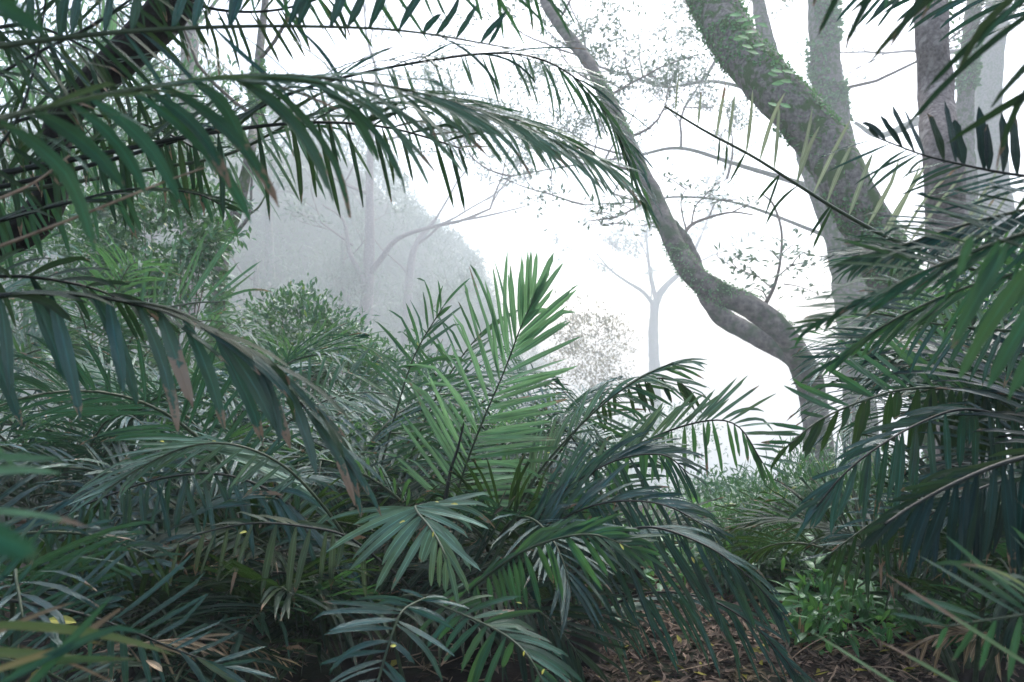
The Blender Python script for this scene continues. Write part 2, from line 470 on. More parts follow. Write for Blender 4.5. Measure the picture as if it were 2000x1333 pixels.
# ---------------------------------------------------------------- palms
class Palm:
    LIMIT = 290
    def __init__(self, base, label, group="feather palms of the thicket"):
        self.base = Vector(base)
        self.root = empty("palm", base, label, "palm", group)
        self.items = []       # (score, V, U, A, K, mat, frond_obj)
    def stem(self, pts, r0, r1):
        path = spline(pts, 16)
        V, f, U = tube(path, np.linspace(r0, r1, len(path)), 10, rough=0.3, freq=14)
        mesh_obj("stem", V, f, M_BARK_DARK, self.root, smooth=True)
    def _frond(self, path, r0, r1, mat):
        V, f, U = tube(path, r0 + (r1 - r0) * np.linspace(0, 1, len(path)) ** 0.8, 6)
        return mesh_obj("frond", V, f, mat, self.root, origin=path[0], smooth=True)
    def _add(self, V, U, A, K, mat, fr, L, W):
        mid = V[:, V.shape[1] // 2]
        d = np.maximum(mid[:, 1], 0.15)
        px = 1000 + mid[:, 0] / d * F; py = 666.5 - (mid[:, 2] - EYE) / d * F
        wpx = W / d * F; lpx = L / d * F
        inside = (px > -60) & (px < 2060) & (py > -60) & (py < 1390) & (mid[:, 1] > 0.1)
        score = np.where(inside & (wpx >= 5.5), wpx * lpx, 0)
        for i in range(len(V)):
            if rng.random() < 0.05: continue
            self.items.append((float(score[i]), V[i], U[i], A[i], K, mat, fr))
    def traced(self, pts, sides, r=(5, 1.5), petiole=True, rmat=None, crown=None):
        """pts: the stalk as (px, py, distance); sides: dicts made by S()."""
        W3 = [at(*p) for p in pts]
        nseg = max(16, len(pts) * 6)
        path = spline(W3, nseg)
        d_mid = np.mean([D(p[2]) for p in pts])
        rr0 = r[0] * d_mid / F; rr1 = r[1] * d_mid / F
        full = path
        if petiole:
            b = np.array(crown if crown is not None else (self.base.x, self.base.y, self.base.z + 0.25))
            t0 = norm(path[1] - path[0]); dist = np.linalg.norm(path[0] - b)
            c = path[0] - t0 * dist * 0.45
            tt = np.linspace(0, 1, 14)[:-1, None]
            pet = (1 - tt) ** 2 * b + 2 * tt * (1 - tt) * c + tt ** 2 * path[0]
            full = np.vstack([pet, path])
            rr = np.concatenate([np.linspace(rr0 * 1.9, rr0, len(pet)), rr0 + (rr1 - rr0) * np.linspace(0, 1, len(path)) ** 0.8])
        else:
            rr = rr0 + (rr1 - rr0) * np.linspace(0, 1, len(path)) ** 0.8
        V, f, U = tube(full, rr, 6)
        fr = mesh_obj("frond", V, f, rmat or M_RACHIS, self.root, origin=full[0], smooth=True)
        T = norm(np.gradient(path, axis=0))
        for s in sides:
            n = s['n']
            t = np.linspace(s['t0'], s['t1'], n) + rng.normal(0, 0.38 / max(n, 2), n) * (s['t1'] - s['t0'])
            t = np.clip(t, 0, 1)
            q = t * (len(path) - 1)
            i0 = np.clip(q.astype(int), 0, len(path) - 2); fq = (q - i0)[:, None]
            base = path[i0] * (1 - fq) + path[i0 + 1] * fq
            u = np.linspace(0, 1, n)
            ang = np.radians(np.interp(u, np.linspace(0, 1, len(s['ang'])), s['ang']) + rng.normal(0, s['aj'], n))
            dy = s['dy'] + rng.normal(0, 0.12, n)
            d = np.stack([np.cos(ang), dy, np.sin(ang)], axis=1)
            dep = base[:, 1]
            L = np.interp(u, np.linspace(0, 1, len(s['len'])), s['len']) * dep / F * rng.uniform(0.74, 1.14, n) * np.where(rng.random(n) < 0.06, 0.55, 1.0)
            W = np.interp(u, np.linspace(0, 1, len(s['w'])), s['w']) * dep / F * rng.uniform(0.85, 1.1, n)
            nh = np.array(s['nh']) + rng.normal(0, s['nj'], (n, 3))
            Vv, Uv, Av = leaf_batch(base, d, nh, L, W, s['droop'] * rng.uniform(0.6, 1.4, n) + np.where(rng.random(n) < 0.08, 1.1, 0.0), K=s['K'],
                                    brown=s['brown'] - 0.06 + rng.normal(0, 0.20, n), yellow=np.clip(rng.normal(s['yel'], 0.04, n), 0, 1),
                                    fold=s['fold'], jag=s['jag'])
            self._add(Vv, Uv, Av, s['K'], s['mat'], fr, L, W)
        return fr
    def grown(self, az, elev, length, bend, mat=None, leaf_len=0.42, leaf_w=0.026, n=34, crown=None, V_ang=0.35, droop=0.7, K=4, brown=0.1, bare=0.25):
        """a frond that grows from the crown, arches over and droops."""
        p = np.array(crown if crown is not None else (self.base.x, self.base.y, self.base.z + 0.2), float)
        p = p + np.array([math.cos(az), math.sin(az), 0]) * 0.06
        pts = [p.copy()]
        e = elev; a = az
        ns = 22
        for i in range(ns):
            p = p + np.array([math.cos(a) * math.cos(e), math.sin(a) * math.cos(e), math.sin(e)]) * length / ns
            e -= bend / ns * (0.35 + 1.3 * i / ns)
            a += rng.normal(0, 0.015)
            gz = ground_z(p[0], p[1]) + 0.05
            if p[2] < gz: p[2] = gz
            pts.append(p.copy())
        path = np.array(pts)
        # nothing grows into the clearing between the central palm and the side palms
        gx = path[:, 0] / path[:, 1]; gz_ = (path[:, 2] - EYE) / path[:, 1]
        if np.any((gx > 0.15) & (gx < 0.385) & (gz_ > -0.20) & (path[:, 1] > 0.5)): return None
        if np.any((np.abs(gx) < 0.12) & (gz_ > -0.17) & (path[:, 1] > 0.5) & (path[:, 1] < 4.2)): return None
        # nor in front of the pale spread frond, the two small bottom fronds, or over the litter of the path
        if np.any((gx > -0.27) & (gx < 0.06) & (gz_ < -0.17) & (path[:, 1] > 0.4) & (path[:, 1] < 3.1)): return None
        if np.any((gx > 0.13) & (gx < 0.36) & (gz_ < -0.33) & (path[:, 1] > 0.4) & (path[:, 1] < 4.6)): return None
        V, f, U = tube(path, np.linspace(0.012, 0.003, len(path)), 5)
        fr = mesh_obj("frond", V, f, M_RACHIS, self.root, origin=path[0], smooth=True)
        T = norm(np.gradient(path, axis=0))
        roll = rng.normal(0, 0.35)
        for sg in (-1, 1):
            t = np.linspace(bare, 0.985, n) + rng.normal(0, 0.006, n)
            q = np.clip(t, 0, 0.995) * ns; i0 = np.clip(q.astype(int), 0, ns - 1); fq = (q - i0)[:, None]
            base = path[i0] * (1 - fq) + path[i0 + 1] * fq
            Tt = norm(T[i0] * (1 - fq) + T[np.minimum(i0 + 1, ns)] * fq)
            up = np.array([0, 0, 1.0]) + np.array([-math.cos(az), -math.sin(az), 0]) * 0.3
            S_ = norm(np.cross(Tt, up[None])); N_ = norm(np.cross(S_, Tt))
            c, s_ = math.cos(roll), math.sin(roll)
            S2 = S_ * c + N_ * s_; N2 = N_ * c - S_ * s_
            u = (t - bare) / (1 - bare)
            al = np.interp(u, [0, 0.5, 1], [1.25, 0.95, 0.35]) + rng.normal(0, 0.05, n)
            va = V_ang + rng.normal(0, 0.08, n)
            d = Tt * np.cos(al)[:, None] + (S2 * sg * np.cos(va)[:, None] + N2 * np.sin(va)[:, None]) * np.sin(al)[:, None]
            L = leaf_len * np.interp(u, [0, 0.25, 0.7, 1], [0.65, 1.0, 0.95, 0.5]) * rng.uniform(0.85, 1.1, n)
            W = leaf_w * np.interp(u, [0, 0.3, 1], [0.8, 1, 0.7]) * rng.uniform(0.85, 1.1, n)
            nh = N2 + rng.normal(0, 0.15, (n, 3))
            Vv, Uv, Av = leaf_batch(base, d, nh, L, W, droop * rng.uniform(0.5, 1.5, n) + np.where(rng.random(n) < 0.03, 1.0, 0.0), K=K, brown=brown + rng.normal(0, 0.12, n), yellow=np.clip(rng.normal(0, 0.03, n), 0, 1))
            self._add(Vv, Uv, Av, K, mat or M_BLUE, fr, L, W)
    def finish(self):
        it = sorted(self.items, key=lambda a: -a[0])
        top = [a for a in it[:self.LIMIT] if a[0] > 0]
        rest = it[len(top):]
        for sc, V, U, A, K, mat, fr in top:
            mesh_obj("leaflet", V, leaf_faces(K), mat, fr, origin=V[1], uvs=U, leaf=A, smooth=True)
        if rest:
            by = {}
            for a in rest: by.setdefault((a[5].name, a[4]), []).append(a)
            mats, parts, off, midx = [], [], 0, []
            vs_, fs_, us_, as_ = [], [], [], []
            for (mn, K), L in by.items():
                if mn not in mats: mats.append(mn)
                V = np.stack([a[1] for a in L]); U = np.stack([a[2] for a in L]); A = np.stack([a[3] for a in L])
                M, n = V.shape[:2]
                f = (leaf_faces(K)[None] + (np.arange(M) * n)[:, None, None] + off).reshape(-1, 4)
                vs_.append(V.reshape(-1, 3)); us_.append(U.reshape(-1, 2)); as_.append(A.reshape(-1, 4)); fs_.append(f)
                midx.append(np.full(len(f), mats.index(mn), dtype=np.int32)); off += M * n
            o = mesh_obj("foliage", np.vstack(vs_), np.vstack(fs_), bpy.data.materials[mats[0]], self.root, uvs=np.vstack(us_), leaf=np.vstack(as_), smooth=True)
            for mn in mats[1:]: o.data.materials.append(bpy.data.materials[mn])
            o.data.polygons.foreach_set('material_index', np.concatenate(midx))
            o['kind'] = 'stuff'

def S(ang, ln, w, n, mat, droop=0.5, t0=0.0, t1=1.0, dy=0.0, nh=(0, -0.75, 0.65), nj=0.22, aj=4, brown=0.05, yel=0.0, K=6, fold=0.18, jag=0.22):
    f = lambda a: list(a) if isinstance(a, (tuple, list)) else [a, a]
    return dict(ang=f(ang), len=f(ln), w=f(w), n=n, mat=mat, droop=droop, t0=t0, t1=t1, dy=dy, nh=nh, nj=nj, aj=aj, brown=brown, yel=yel, K=K, fold=fold, jag=jag)

def gbase(px, d, dz=0.0):
    d = D(d)
    x = (px - 1000) / F * d
    return Vector((x, d, ground_z(x, d) + dz))

R = math.radians
exec_palms = []

# --- tall palm whose fronds hang in from the left, over the top of the picture
p = Palm((-1.9, 1.5, 0.0), "tall dark palm whose long fronds arch across the sky below the black limb")
p.stem([(-1.9, 1.5, -0.1), (-1.88, 1.5, 0.9), (-1.85, 1.48, 1.75)], 0.11, 0.08)
cr = (-1.85, 1.48, 1.75)
p.traced([(-60, 100, 1.15), (0, 90, 1.2), (200, 66, 1.3), (400, 54, 1.4), (600, 52, 1.5), (800, 62, 1.6), (1000, 95, 1.75)],
         [S((88, 80, 60, 52), (130, 140, 130, 60), (20, 22, 20, 10), 22, M_BLUE, droop=-0.1, t0=0.03, nh=(0.3, -1, 0.2)),
          S((-50, -40, -30, -20), (130, 210, 260, 120), (13, 12, 10, 7), 27, M_BLUE, droop=0.35, t0=0.05, nh=(0, -0.4, 0.9))], r=(6, 2), crown=cr)
p.traced([(480, -70, 1.5), (700, -75, 1.6), (900, -60, 1.7), (1100, -20, 1.8)],
         [S((-52, -50, -48), (190, 180, 110), (11, 10, 8), 14, M_GREEN, droop=0.3, brown=0.2, nh=(0, -1, 0.2)),
          S((-75, -70), (130, 110), (9, 8), 9, M_GREEN, droop=0.2, brown=0.2)], r=(4, 2), crown=cr)
p.traced([(-50, 248, 0.85), (0, 232, 0.9), (160, 195, 1.0), (330, 165, 1.1), (500, 148, 1.2), (700, 160, 1.35), (850, 190, 1.5), (1000, 238, 1.65), (1170, 315, 1.8)],
         [S((-30, -30, -30), (310, 320, 290), (33, 29, 20), 13, M_GREEN, droop=1.2, t0=0.05, t1=0.42, brown=0.26, nh=(0.25, -1, 0.45), nj=0.1, K=10),
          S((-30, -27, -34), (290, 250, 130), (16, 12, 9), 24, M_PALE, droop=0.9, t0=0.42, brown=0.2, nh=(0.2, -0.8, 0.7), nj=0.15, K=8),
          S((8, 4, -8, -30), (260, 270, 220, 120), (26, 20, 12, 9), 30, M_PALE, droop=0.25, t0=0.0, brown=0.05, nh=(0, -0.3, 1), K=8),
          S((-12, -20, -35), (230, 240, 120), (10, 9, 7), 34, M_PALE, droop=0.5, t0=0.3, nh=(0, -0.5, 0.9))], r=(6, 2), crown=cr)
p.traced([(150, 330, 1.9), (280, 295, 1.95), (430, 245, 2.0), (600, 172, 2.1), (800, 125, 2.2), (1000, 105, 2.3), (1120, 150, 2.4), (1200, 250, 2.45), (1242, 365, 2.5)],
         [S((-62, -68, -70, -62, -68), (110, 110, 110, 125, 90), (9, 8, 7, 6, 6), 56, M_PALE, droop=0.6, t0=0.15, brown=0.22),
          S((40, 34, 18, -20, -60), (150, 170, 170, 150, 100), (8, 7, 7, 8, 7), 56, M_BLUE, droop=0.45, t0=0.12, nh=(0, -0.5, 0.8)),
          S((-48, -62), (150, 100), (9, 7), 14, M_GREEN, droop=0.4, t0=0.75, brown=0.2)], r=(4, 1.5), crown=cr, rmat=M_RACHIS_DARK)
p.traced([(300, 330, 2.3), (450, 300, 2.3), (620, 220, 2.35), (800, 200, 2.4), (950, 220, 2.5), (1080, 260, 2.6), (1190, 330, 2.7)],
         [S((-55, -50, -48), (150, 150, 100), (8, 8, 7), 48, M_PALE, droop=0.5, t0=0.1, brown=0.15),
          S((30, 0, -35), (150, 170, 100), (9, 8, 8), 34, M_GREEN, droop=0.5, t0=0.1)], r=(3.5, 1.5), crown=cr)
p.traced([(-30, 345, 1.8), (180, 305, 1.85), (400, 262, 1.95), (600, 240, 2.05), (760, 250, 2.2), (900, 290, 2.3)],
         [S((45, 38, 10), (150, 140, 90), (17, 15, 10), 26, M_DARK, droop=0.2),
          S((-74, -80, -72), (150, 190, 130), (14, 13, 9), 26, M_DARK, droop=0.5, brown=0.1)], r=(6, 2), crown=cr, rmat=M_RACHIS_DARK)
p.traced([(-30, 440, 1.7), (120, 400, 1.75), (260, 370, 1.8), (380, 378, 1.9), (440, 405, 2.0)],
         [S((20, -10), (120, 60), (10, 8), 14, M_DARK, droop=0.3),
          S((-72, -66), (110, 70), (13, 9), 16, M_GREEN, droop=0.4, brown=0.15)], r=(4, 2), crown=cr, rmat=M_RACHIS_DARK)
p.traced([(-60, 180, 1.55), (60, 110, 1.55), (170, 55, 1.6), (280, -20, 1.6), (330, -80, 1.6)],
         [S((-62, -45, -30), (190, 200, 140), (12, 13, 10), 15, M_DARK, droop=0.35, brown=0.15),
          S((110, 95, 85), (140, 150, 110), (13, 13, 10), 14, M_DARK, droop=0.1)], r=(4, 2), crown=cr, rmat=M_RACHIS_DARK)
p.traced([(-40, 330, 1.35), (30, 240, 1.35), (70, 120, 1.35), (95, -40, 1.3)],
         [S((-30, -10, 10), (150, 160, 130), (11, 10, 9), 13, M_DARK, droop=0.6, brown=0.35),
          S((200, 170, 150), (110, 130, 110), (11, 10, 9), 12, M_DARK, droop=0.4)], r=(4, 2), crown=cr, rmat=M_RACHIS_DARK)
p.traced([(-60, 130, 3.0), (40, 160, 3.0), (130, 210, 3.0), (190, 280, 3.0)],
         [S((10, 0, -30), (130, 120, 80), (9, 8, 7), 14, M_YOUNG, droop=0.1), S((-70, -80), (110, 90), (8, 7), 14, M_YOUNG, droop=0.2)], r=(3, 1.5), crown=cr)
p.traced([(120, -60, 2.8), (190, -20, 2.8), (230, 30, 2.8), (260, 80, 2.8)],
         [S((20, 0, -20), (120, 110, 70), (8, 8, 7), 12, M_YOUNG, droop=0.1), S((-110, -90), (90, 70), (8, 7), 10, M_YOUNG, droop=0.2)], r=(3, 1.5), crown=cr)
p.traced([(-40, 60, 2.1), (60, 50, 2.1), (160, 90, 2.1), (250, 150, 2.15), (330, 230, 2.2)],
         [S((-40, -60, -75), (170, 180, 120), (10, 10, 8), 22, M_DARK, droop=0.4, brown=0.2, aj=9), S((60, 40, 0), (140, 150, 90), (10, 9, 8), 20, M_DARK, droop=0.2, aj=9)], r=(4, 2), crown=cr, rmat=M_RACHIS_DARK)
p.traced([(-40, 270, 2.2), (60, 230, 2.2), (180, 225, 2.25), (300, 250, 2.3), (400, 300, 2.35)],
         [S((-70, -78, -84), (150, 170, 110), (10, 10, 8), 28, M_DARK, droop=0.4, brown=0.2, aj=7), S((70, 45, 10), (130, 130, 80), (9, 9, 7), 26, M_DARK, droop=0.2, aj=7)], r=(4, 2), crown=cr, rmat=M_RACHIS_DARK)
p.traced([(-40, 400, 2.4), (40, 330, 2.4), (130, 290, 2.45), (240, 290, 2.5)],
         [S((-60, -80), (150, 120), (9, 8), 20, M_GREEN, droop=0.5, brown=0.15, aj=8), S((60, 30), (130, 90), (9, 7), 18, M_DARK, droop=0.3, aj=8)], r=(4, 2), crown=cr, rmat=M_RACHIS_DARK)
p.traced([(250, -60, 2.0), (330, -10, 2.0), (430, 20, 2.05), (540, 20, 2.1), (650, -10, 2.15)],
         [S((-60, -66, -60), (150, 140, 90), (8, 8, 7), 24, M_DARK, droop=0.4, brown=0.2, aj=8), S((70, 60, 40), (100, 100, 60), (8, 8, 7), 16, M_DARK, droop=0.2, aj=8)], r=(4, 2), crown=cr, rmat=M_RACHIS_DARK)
# two out-of-focus tips close to the lens
p.traced([(-240, -60, 0.42), (-120, -40, 0.42), (-40, -20, 0.42)], [S((-12, -22), (190, 180), (55, 50), 3, M_GREEN, droop=0.3, nh=(0, -1, 0.5), nj=0.1)], r=(4, 3), crown=cr)
exec_palms.append(p)

# --- nearer, lower palm: the dark arching frond with scorched tips
p = Palm((-1.75, 2.2, 0.0), "dark blue palm with scorched brown leaflet tips arching down over the lower palms")
p.stem([(-1.75, 2.2, -0.1), (-1.74, 2.2, 0.5), (-1.7, 2.15, 1.0)], 0.10, 0.08)
cr = (-1.7, 2.15, 1.0)
p.traced([(-80, 600, 1.4), (0, 578, 1.4), (150, 576, 1.45), (300, 603, 1.5), (430, 655, 1.55), (540, 730, 1.6), (620, 830, 1.7), (682, 900, 1.75)],
         [S((-78, -66, -56, -52), (240, 250, 240, 120), (30, 29, 25, 14), 20, M_BLUE, droop=0.6, t0=0.04, brown=0.36, nh=(0.3, -0.8, 0.5), nj=0.12, K=8),
          S((5, -8, -28, -50), (170, 200, 190, 90), (22, 20, 18, 10), 20, M_DARK, droop=0.7, t0=0.02, nh=(0, -0.3, 1), K=8),
          S((-35, -45), (190, 120), (18, 12), 12, M_BLUE, droop=0.5, t0=0.4, brown=0.25, nh=(0, -0.6, 0.8))], r=(6, 2), crown=cr, rmat=M_RACHIS_DARK)
p.traced([(-80, 545, 1.6), (0, 540, 1.65), (90, 545, 1.7), (200, 570, 1.8), (300, 620, 1.9)],
         [S((40, 10, -20), (120, 130, 80), (16, 14, 10), 12, M_DARK, droop=0.7), S((-60, -55), (130, 90), (17, 12), 12, M_DARK, droop=0.5)], r=(4, 2), crown=cr, rmat=M_RACHIS_DARK)
# bright blades at the frame edge
p.traced([(-140, 850, 0.78), (-90, 920, 0.76), (-80, 1000, 0.74)], [S((3, -2), (270, 250), (26, 24), 4, M_YOUNG, droop=0.1, nh=(0, -0.7, 0.8), nj=0.1, jag=0.5, K=8)], r=(5, 3), crown=cr)
p.traced([(-220, 990, 0.40), (-150, 1010, 0.38), (-90, 1030, 0.36)], [S((-14, -18), (200, 190), (62, 58), 3, M_GREEN, droop=0.2, nh=(0, -0.8, 0.6), nj=0.08)], r=(4, 3), crown=cr)
exec_palms.append(p)

# --- low palm in the bottom corner, silvery leaflets
p = Palm((-1.7, 2.75, 0.0), "low silvery blue palm spreading stiff leaflets beneath the bright green blades")
cr = (-1.7, 2.7, 0.35)
p.traced([(-60, 1160, 1.95), (60, 1180, 1.95), (160, 1200, 2.0), (260, 1235, 2.1), (340, 1268, 2.2), (430, 1300, 2.3)],
         [S((48, 40, 30, 12), (200, 210, 190, 100), (15, 15, 14, 10), 16, M_BLUE, droop=-0.1, brown=0.05, nh=(0.2, -0.7, 0.8), aj=2),
          S((-100, -95, -75, -15), (120, 130, 140, 110), (15, 15, 14, 11), 16, M_BLUE, droop=0.15, brown=0.05, nh=(0.2, -0.7, 0.8), aj=3)], r=(3.5, 2), crown=cr, rmat=M_RACHIS_DARK)
p.traced([(-60, 1060, 2.3), (80, 1040, 2.4), (200, 1050, 2.5), (300, 1090, 2.6)],
         [S((30, 10), (130, 80), (10, 8), 16, M_BLUE, droop=0.5), S((-80, -60), (120, 90), (11, 8), 16, M_DARK, droop=0.5)], r=(3.5, 2), crown=cr)
p.traced([(-60, 1280, 1.7), (60, 1300, 1.7), (160, 1350, 1.8)],
         [S((50, 20), (130, 100), (13, 10), 10, M_BLUE, droop=0.3), S((-80, -60), (120, 90), (13, 9), 8, M_BLUE, droop=0.3)], r=(3.5, 2), crown=cr)
for a in (-60, -10, 40, 80, 130):
    p.grown(R(a), R(70), 1.5, 1.7, n=26)
exec_palms.append(p)

# --- arching palm between the corner palm and the central one
p = Palm(gbase(560, 3.7), "arching palm with olive hanging leaflets next to the central palm")
b = p.base
p.traced([(700, 1090, 3.3), (640, 1000, 3.2), (560, 915, 3.05), (470, 872, 2.95), (380, 870, 2.9), (290, 905, 2.85), (205, 958, 2.8)],
         [S((128, 150, 170, 190, 205), (150, 230, 240, 190, 90), (10, 10, 10, 9, 8), 38, M_PALE, droop=0.3, t0=0.08, nh=(-0.2, -0.6, 0.8), aj=3),
          S((-140, -142, -150), (60, 110, 90), (11, 11, 9), 26, M_PALE, droop=0.2, t0=0.15, brown=0.12)], r=(4, 1.5))
p.traced([(700, 1200, 3.35), (620, 1050, 3.2), (540, 968, 3.1), (440, 928, 3.05), (330, 932, 3.0), (220, 965, 2.95), (100, 1015, 2.9)],
         [S((-35, -45, -60, -80, -110), (130, 180, 160, 130, 70), (12, 13, 13, 12, 9), 30, M_BLUE, droop=0.8, t0=0.1, nh=(0.2, -0.6, 0.8)),
          S((150, 175, -110, -100, -100), (100, 110, 120, 120, 70), (11, 11, 12, 12, 9), 26, M_BLUE, droop=0.9, t0=0.1)], r=(4, 1.5), rmat=M_RACHIS_DARK)
p.traced([(760, 1110, 3.0), (680, 1050, 2.9), (600, 1030, 2.85), (500, 1022, 2.8), (400, 1040, 2.75), (350, 1060, 2.7)],
         [S((-96, -104, -110), (130, 150, 110), (15, 15, 11), 13, M_OLIVE, droop=0.15, t0=0.2, brown=0.3, aj=3),
          S((150, 160, 200), (100, 90, 60), (10, 9, 7), 14, M_DARK, droop=0.6, t0=0.1)], r=(3.5, 1.5), rmat=M_RACHIS_DARK)
p.traced([(640, 1180, 3.2), (560, 1120, 3.1), (470, 1140, 3.0), (400, 1200, 2.9)],
         [S((-60, -110), (120, 90), (9, 7), 22, M_DARK, droop=0.6), S((120, 190), (120, 90), (9, 7), 22, M_DARK, droop=0.6)], r=(3, 1.5), rmat=M_RACHIS_DARK)
for k, a in enumerate((100, 150, 200, 250, 300, 350, 60, 20)):
    p.grown(R(a), R(rng.uniform(62, 80)), rng.uniform(1.7, 2.2), rng.uniform(1.7, 2.3), n=32)
exec_palms.append(p)

# --- central palm clump
p = Palm(gbase(930, 4.1), "large central palm with one upright bright green frond rising out of its crown")
p.stem([p.base + Vector((0, 0, -0.1)), p.base + Vector((0.02, 0, 0.35))], 0.14, 0.10)
p.traced([(870, 1060, 4.0), (900, 940, 3.95), (940, 830, 3.9), (985, 725, 3.85), (1015, 645, 3.8), (1040, 590, 3.8)],
         [S((130, 120, 110, 100, 82), (170, 220, 215, 190, 110), (8, 9, 9, 10, 11), 38, M_YOUNG, droop=0.15, t0=0.12, nh=(0.2, -1, 0.3), aj=2),
          S((4, 6, 10, 18, 40, 66), (185, 175, 165, 160, 145, 105), (10, 10, 11, 12, 14, 15), 48, M_YOUNG, droop=0.08, t0=0.12, nh=(0, -0.9, 0.5), aj=2)], r=(3, 1.2))
p.traced([(700, 1100, 4.3), (735, 950, 4.3), (775, 800, 4.3), (812, 690, 4.3), (865, 600, 4.3)],
         [S((165, 155, 130, 80), (130, 150, 110, 80), (7, 7, 7, 6), 26, M_GREEN, droop=0.35, t0=0.2),
          S((18, 22, 32, 50), (150, 150, 120, 70), (8, 8, 8, 7), 28, M_GREEN, droop=0.1, t0=0.2)], r=(3, 1.2))
p.traced([(760, 1060, 4.4), (800, 900, 4.4), (850, 780, 4.4), (900, 700, 4.4), (940, 650, 4.4)],
         [S((150, 130, 110), (150, 150, 90), (7, 7, 6), 24, M_GREEN, droop=0.2, t0=0.15), S((-10, 10, 40), (150, 150, 90), (7, 7, 6), 26, M_GREEN, droop=0.2, t0=0.15)], r=(3, 1.2))
p.traced([(866, 1000, 3.5), (880, 920, 3.5), (893, 880, 3.5), (905, 832, 3.5)], [S((95, 85), (10, 10), (5, 5), 2, M_DARK, t0=0.9)], r=(5, 2), rmat=M_RACHIS_DARK)
p.traced([(970, 1060, 4.0), (1055, 920, 3.95), (1150, 815, 3.9), (1240, 745, 3.85), (1315, 708, 3.8)],
         [S((85, 78, 70, 30, 12), (100, 110, 95, 110, 80), (8, 9, 9, 8, 7), 32, M_PALE, droop=0.9, t0=0.15),  # upper leaflets coloured pale to stand for their sheen
          S((-20, -25, -25, -10), (120, 140, 130, 80), (8, 8, 8, 7), 30, M_GREEN, droop=0.3, t0=0.15)], r=(3.5, 1.2))
p.traced([(1080, 900, 4.1), (1160, 800, 4.05), (1240, 748, 4.0), (1310, 740, 3.95), (1350, 765, 3.9)],
         [S((-80, -72, -55), (50, 60, 50), (10, 10, 9), 16, M_DARK, droop=0.2, t0=0.4), S((20, 5, -20), (110, 110, 50), (7, 7, 6), 22, M_GREEN, droop=0.5, t0=0.2)], r=(3, 1.2))
p.traced([(1060, 1060, 3.75), (1150, 930, 3.7), (1260, 862, 3.65), (1370, 824, 3.6), (1440, 832, 3.6), (1490, 905, 3.55)],
         [S((70, 65, 52, 30, -20), (90, 90, 110, 120, 80), (9, 9, 9, 8, 7), 36, M_PALE, droop=0.15, t0=0.15, nh=(0.1, -0.9, 0.4)),
          S((-98, -95, -92, -80, -65), (90, 100, 100, 95, 60), (11, 11, 11, 10, 8), 32, M_GREEN, droop=0.2, t0=0.15, brown=0.15)], r=(3.5, 1.2), rmat=M_RACHIS_DARK)
p.traced([(1000, 1100, 3.5), (1080, 980, 3.45), (1190, 905, 3.4), (1290, 888, 3.3), (1345, 925, 3.25)],
         [S((75, 60, 20, -20), (140, 150, 130, 60), (10, 10, 10, 8), 34, M_BLUE, droop=0.6, t0=0.1),
          S((-50, -60, -60), (140, 150, 80), (11, 11, 8), 30, M_BLUE, droop=0.5, t0=0.1)], r=(3.5, 1.2), rmat=M_RACHIS_DARK)
p.traced([(980, 1140, 3.4), (1060, 1040, 3.35), (1170, 985, 3.3), (1290, 985, 3.2), (1390, 1035, 3.1)],
         [S((70, 50, 10, -30), (130, 150, 130, 70), (10, 11, 10, 8), 34, M_BLUE, droop=0.6, t0=0.1),
          S((-60, -60, -60), (150, 160, 100), (12, 12, 9), 32, M_BLUE, droop=0.5, t0=0.1, brown=0.12)], r=(3.5, 1.2), rmat=M_RACHIS_DARK)
p.traced([(1090, 1160, 3.3), (1170, 1070, 3.2), (1260, 1030, 3.05), (1370, 1062, 2.9), (1455, 1120, 2.8), (1520, 1190, 2.75)],
         [S((30, 10, -20, -50), (130, 160, 160, 70), (11, 12, 12, 9), 30, M_BLUE, droop=0.6, t0=0.05, nh=(0, -0.4, 0.9)),
          S((-62, -58, -60, -62), (190, 220, 200, 90), (13, 13, 13, 10), 34, M_BLUE, droop=0.3, t0=0.08, brown=0.08)], r=(4, 1.5), rmat=M_RACHIS_DARK)
p.traced([(1130, 1210, 3.5), (1260, 1160, 3.4), (1380, 1170, 3.3), (1480, 1230, 3.2), (1560, 1320, 3.1)],
         [S((10, -20, -45), (130, 140, 70), (9, 9, 8), 28, M_BLUE, droop=0.5, t0=0.05),
          S((-55, -58, -62), (150, 170, 90), (10, 10, 8), 30, M_BLUE, droop=0.35, t0=0.08, brown=0.2)], r=(3.5, 1.5), rmat=M_RACHIS_DARK)
p.traced([(900, 1165, 2.95), (1000, 1090, 2.9), (1080, 1055, 2.85), (1160, 1045, 2.75), (1235, 1072, 2.7)],
         [S((48, 40, 20, -5), (70, 110, 130, 90), (10, 12, 12, 10), 28, M_GREEN, droop=0.4, t0=0.02, aj=3),
          S((-80, -75, -55, -28), (60, 110, 130, 90), (11, 13, 13, 11), 26, M_GREEN, droop=0.35, t0=0.1, aj=3)], r=(3.5, 1.5))
p.traced([(900, 1020, 3.2), (820, 990, 2.9), (815, 1000, 2.75), (838, 1028, 2.6), (858, 1060, 2.5), (872, 1092, 2.45)],
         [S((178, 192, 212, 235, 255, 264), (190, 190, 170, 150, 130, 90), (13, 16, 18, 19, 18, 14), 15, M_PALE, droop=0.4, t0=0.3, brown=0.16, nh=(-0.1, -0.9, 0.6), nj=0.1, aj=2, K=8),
          S((20, 5, -15, -35, -55, -72), (130, 150, 150, 140, 120, 90), (13, 15, 15, 16, 16, 14), 16, M_PALE, droop=0.3, t0=0.3, brown=0.08, nh=(0.1, -0.8, 0.7), nj=0.1, aj=2, K=8)], r=(3.5, 2))
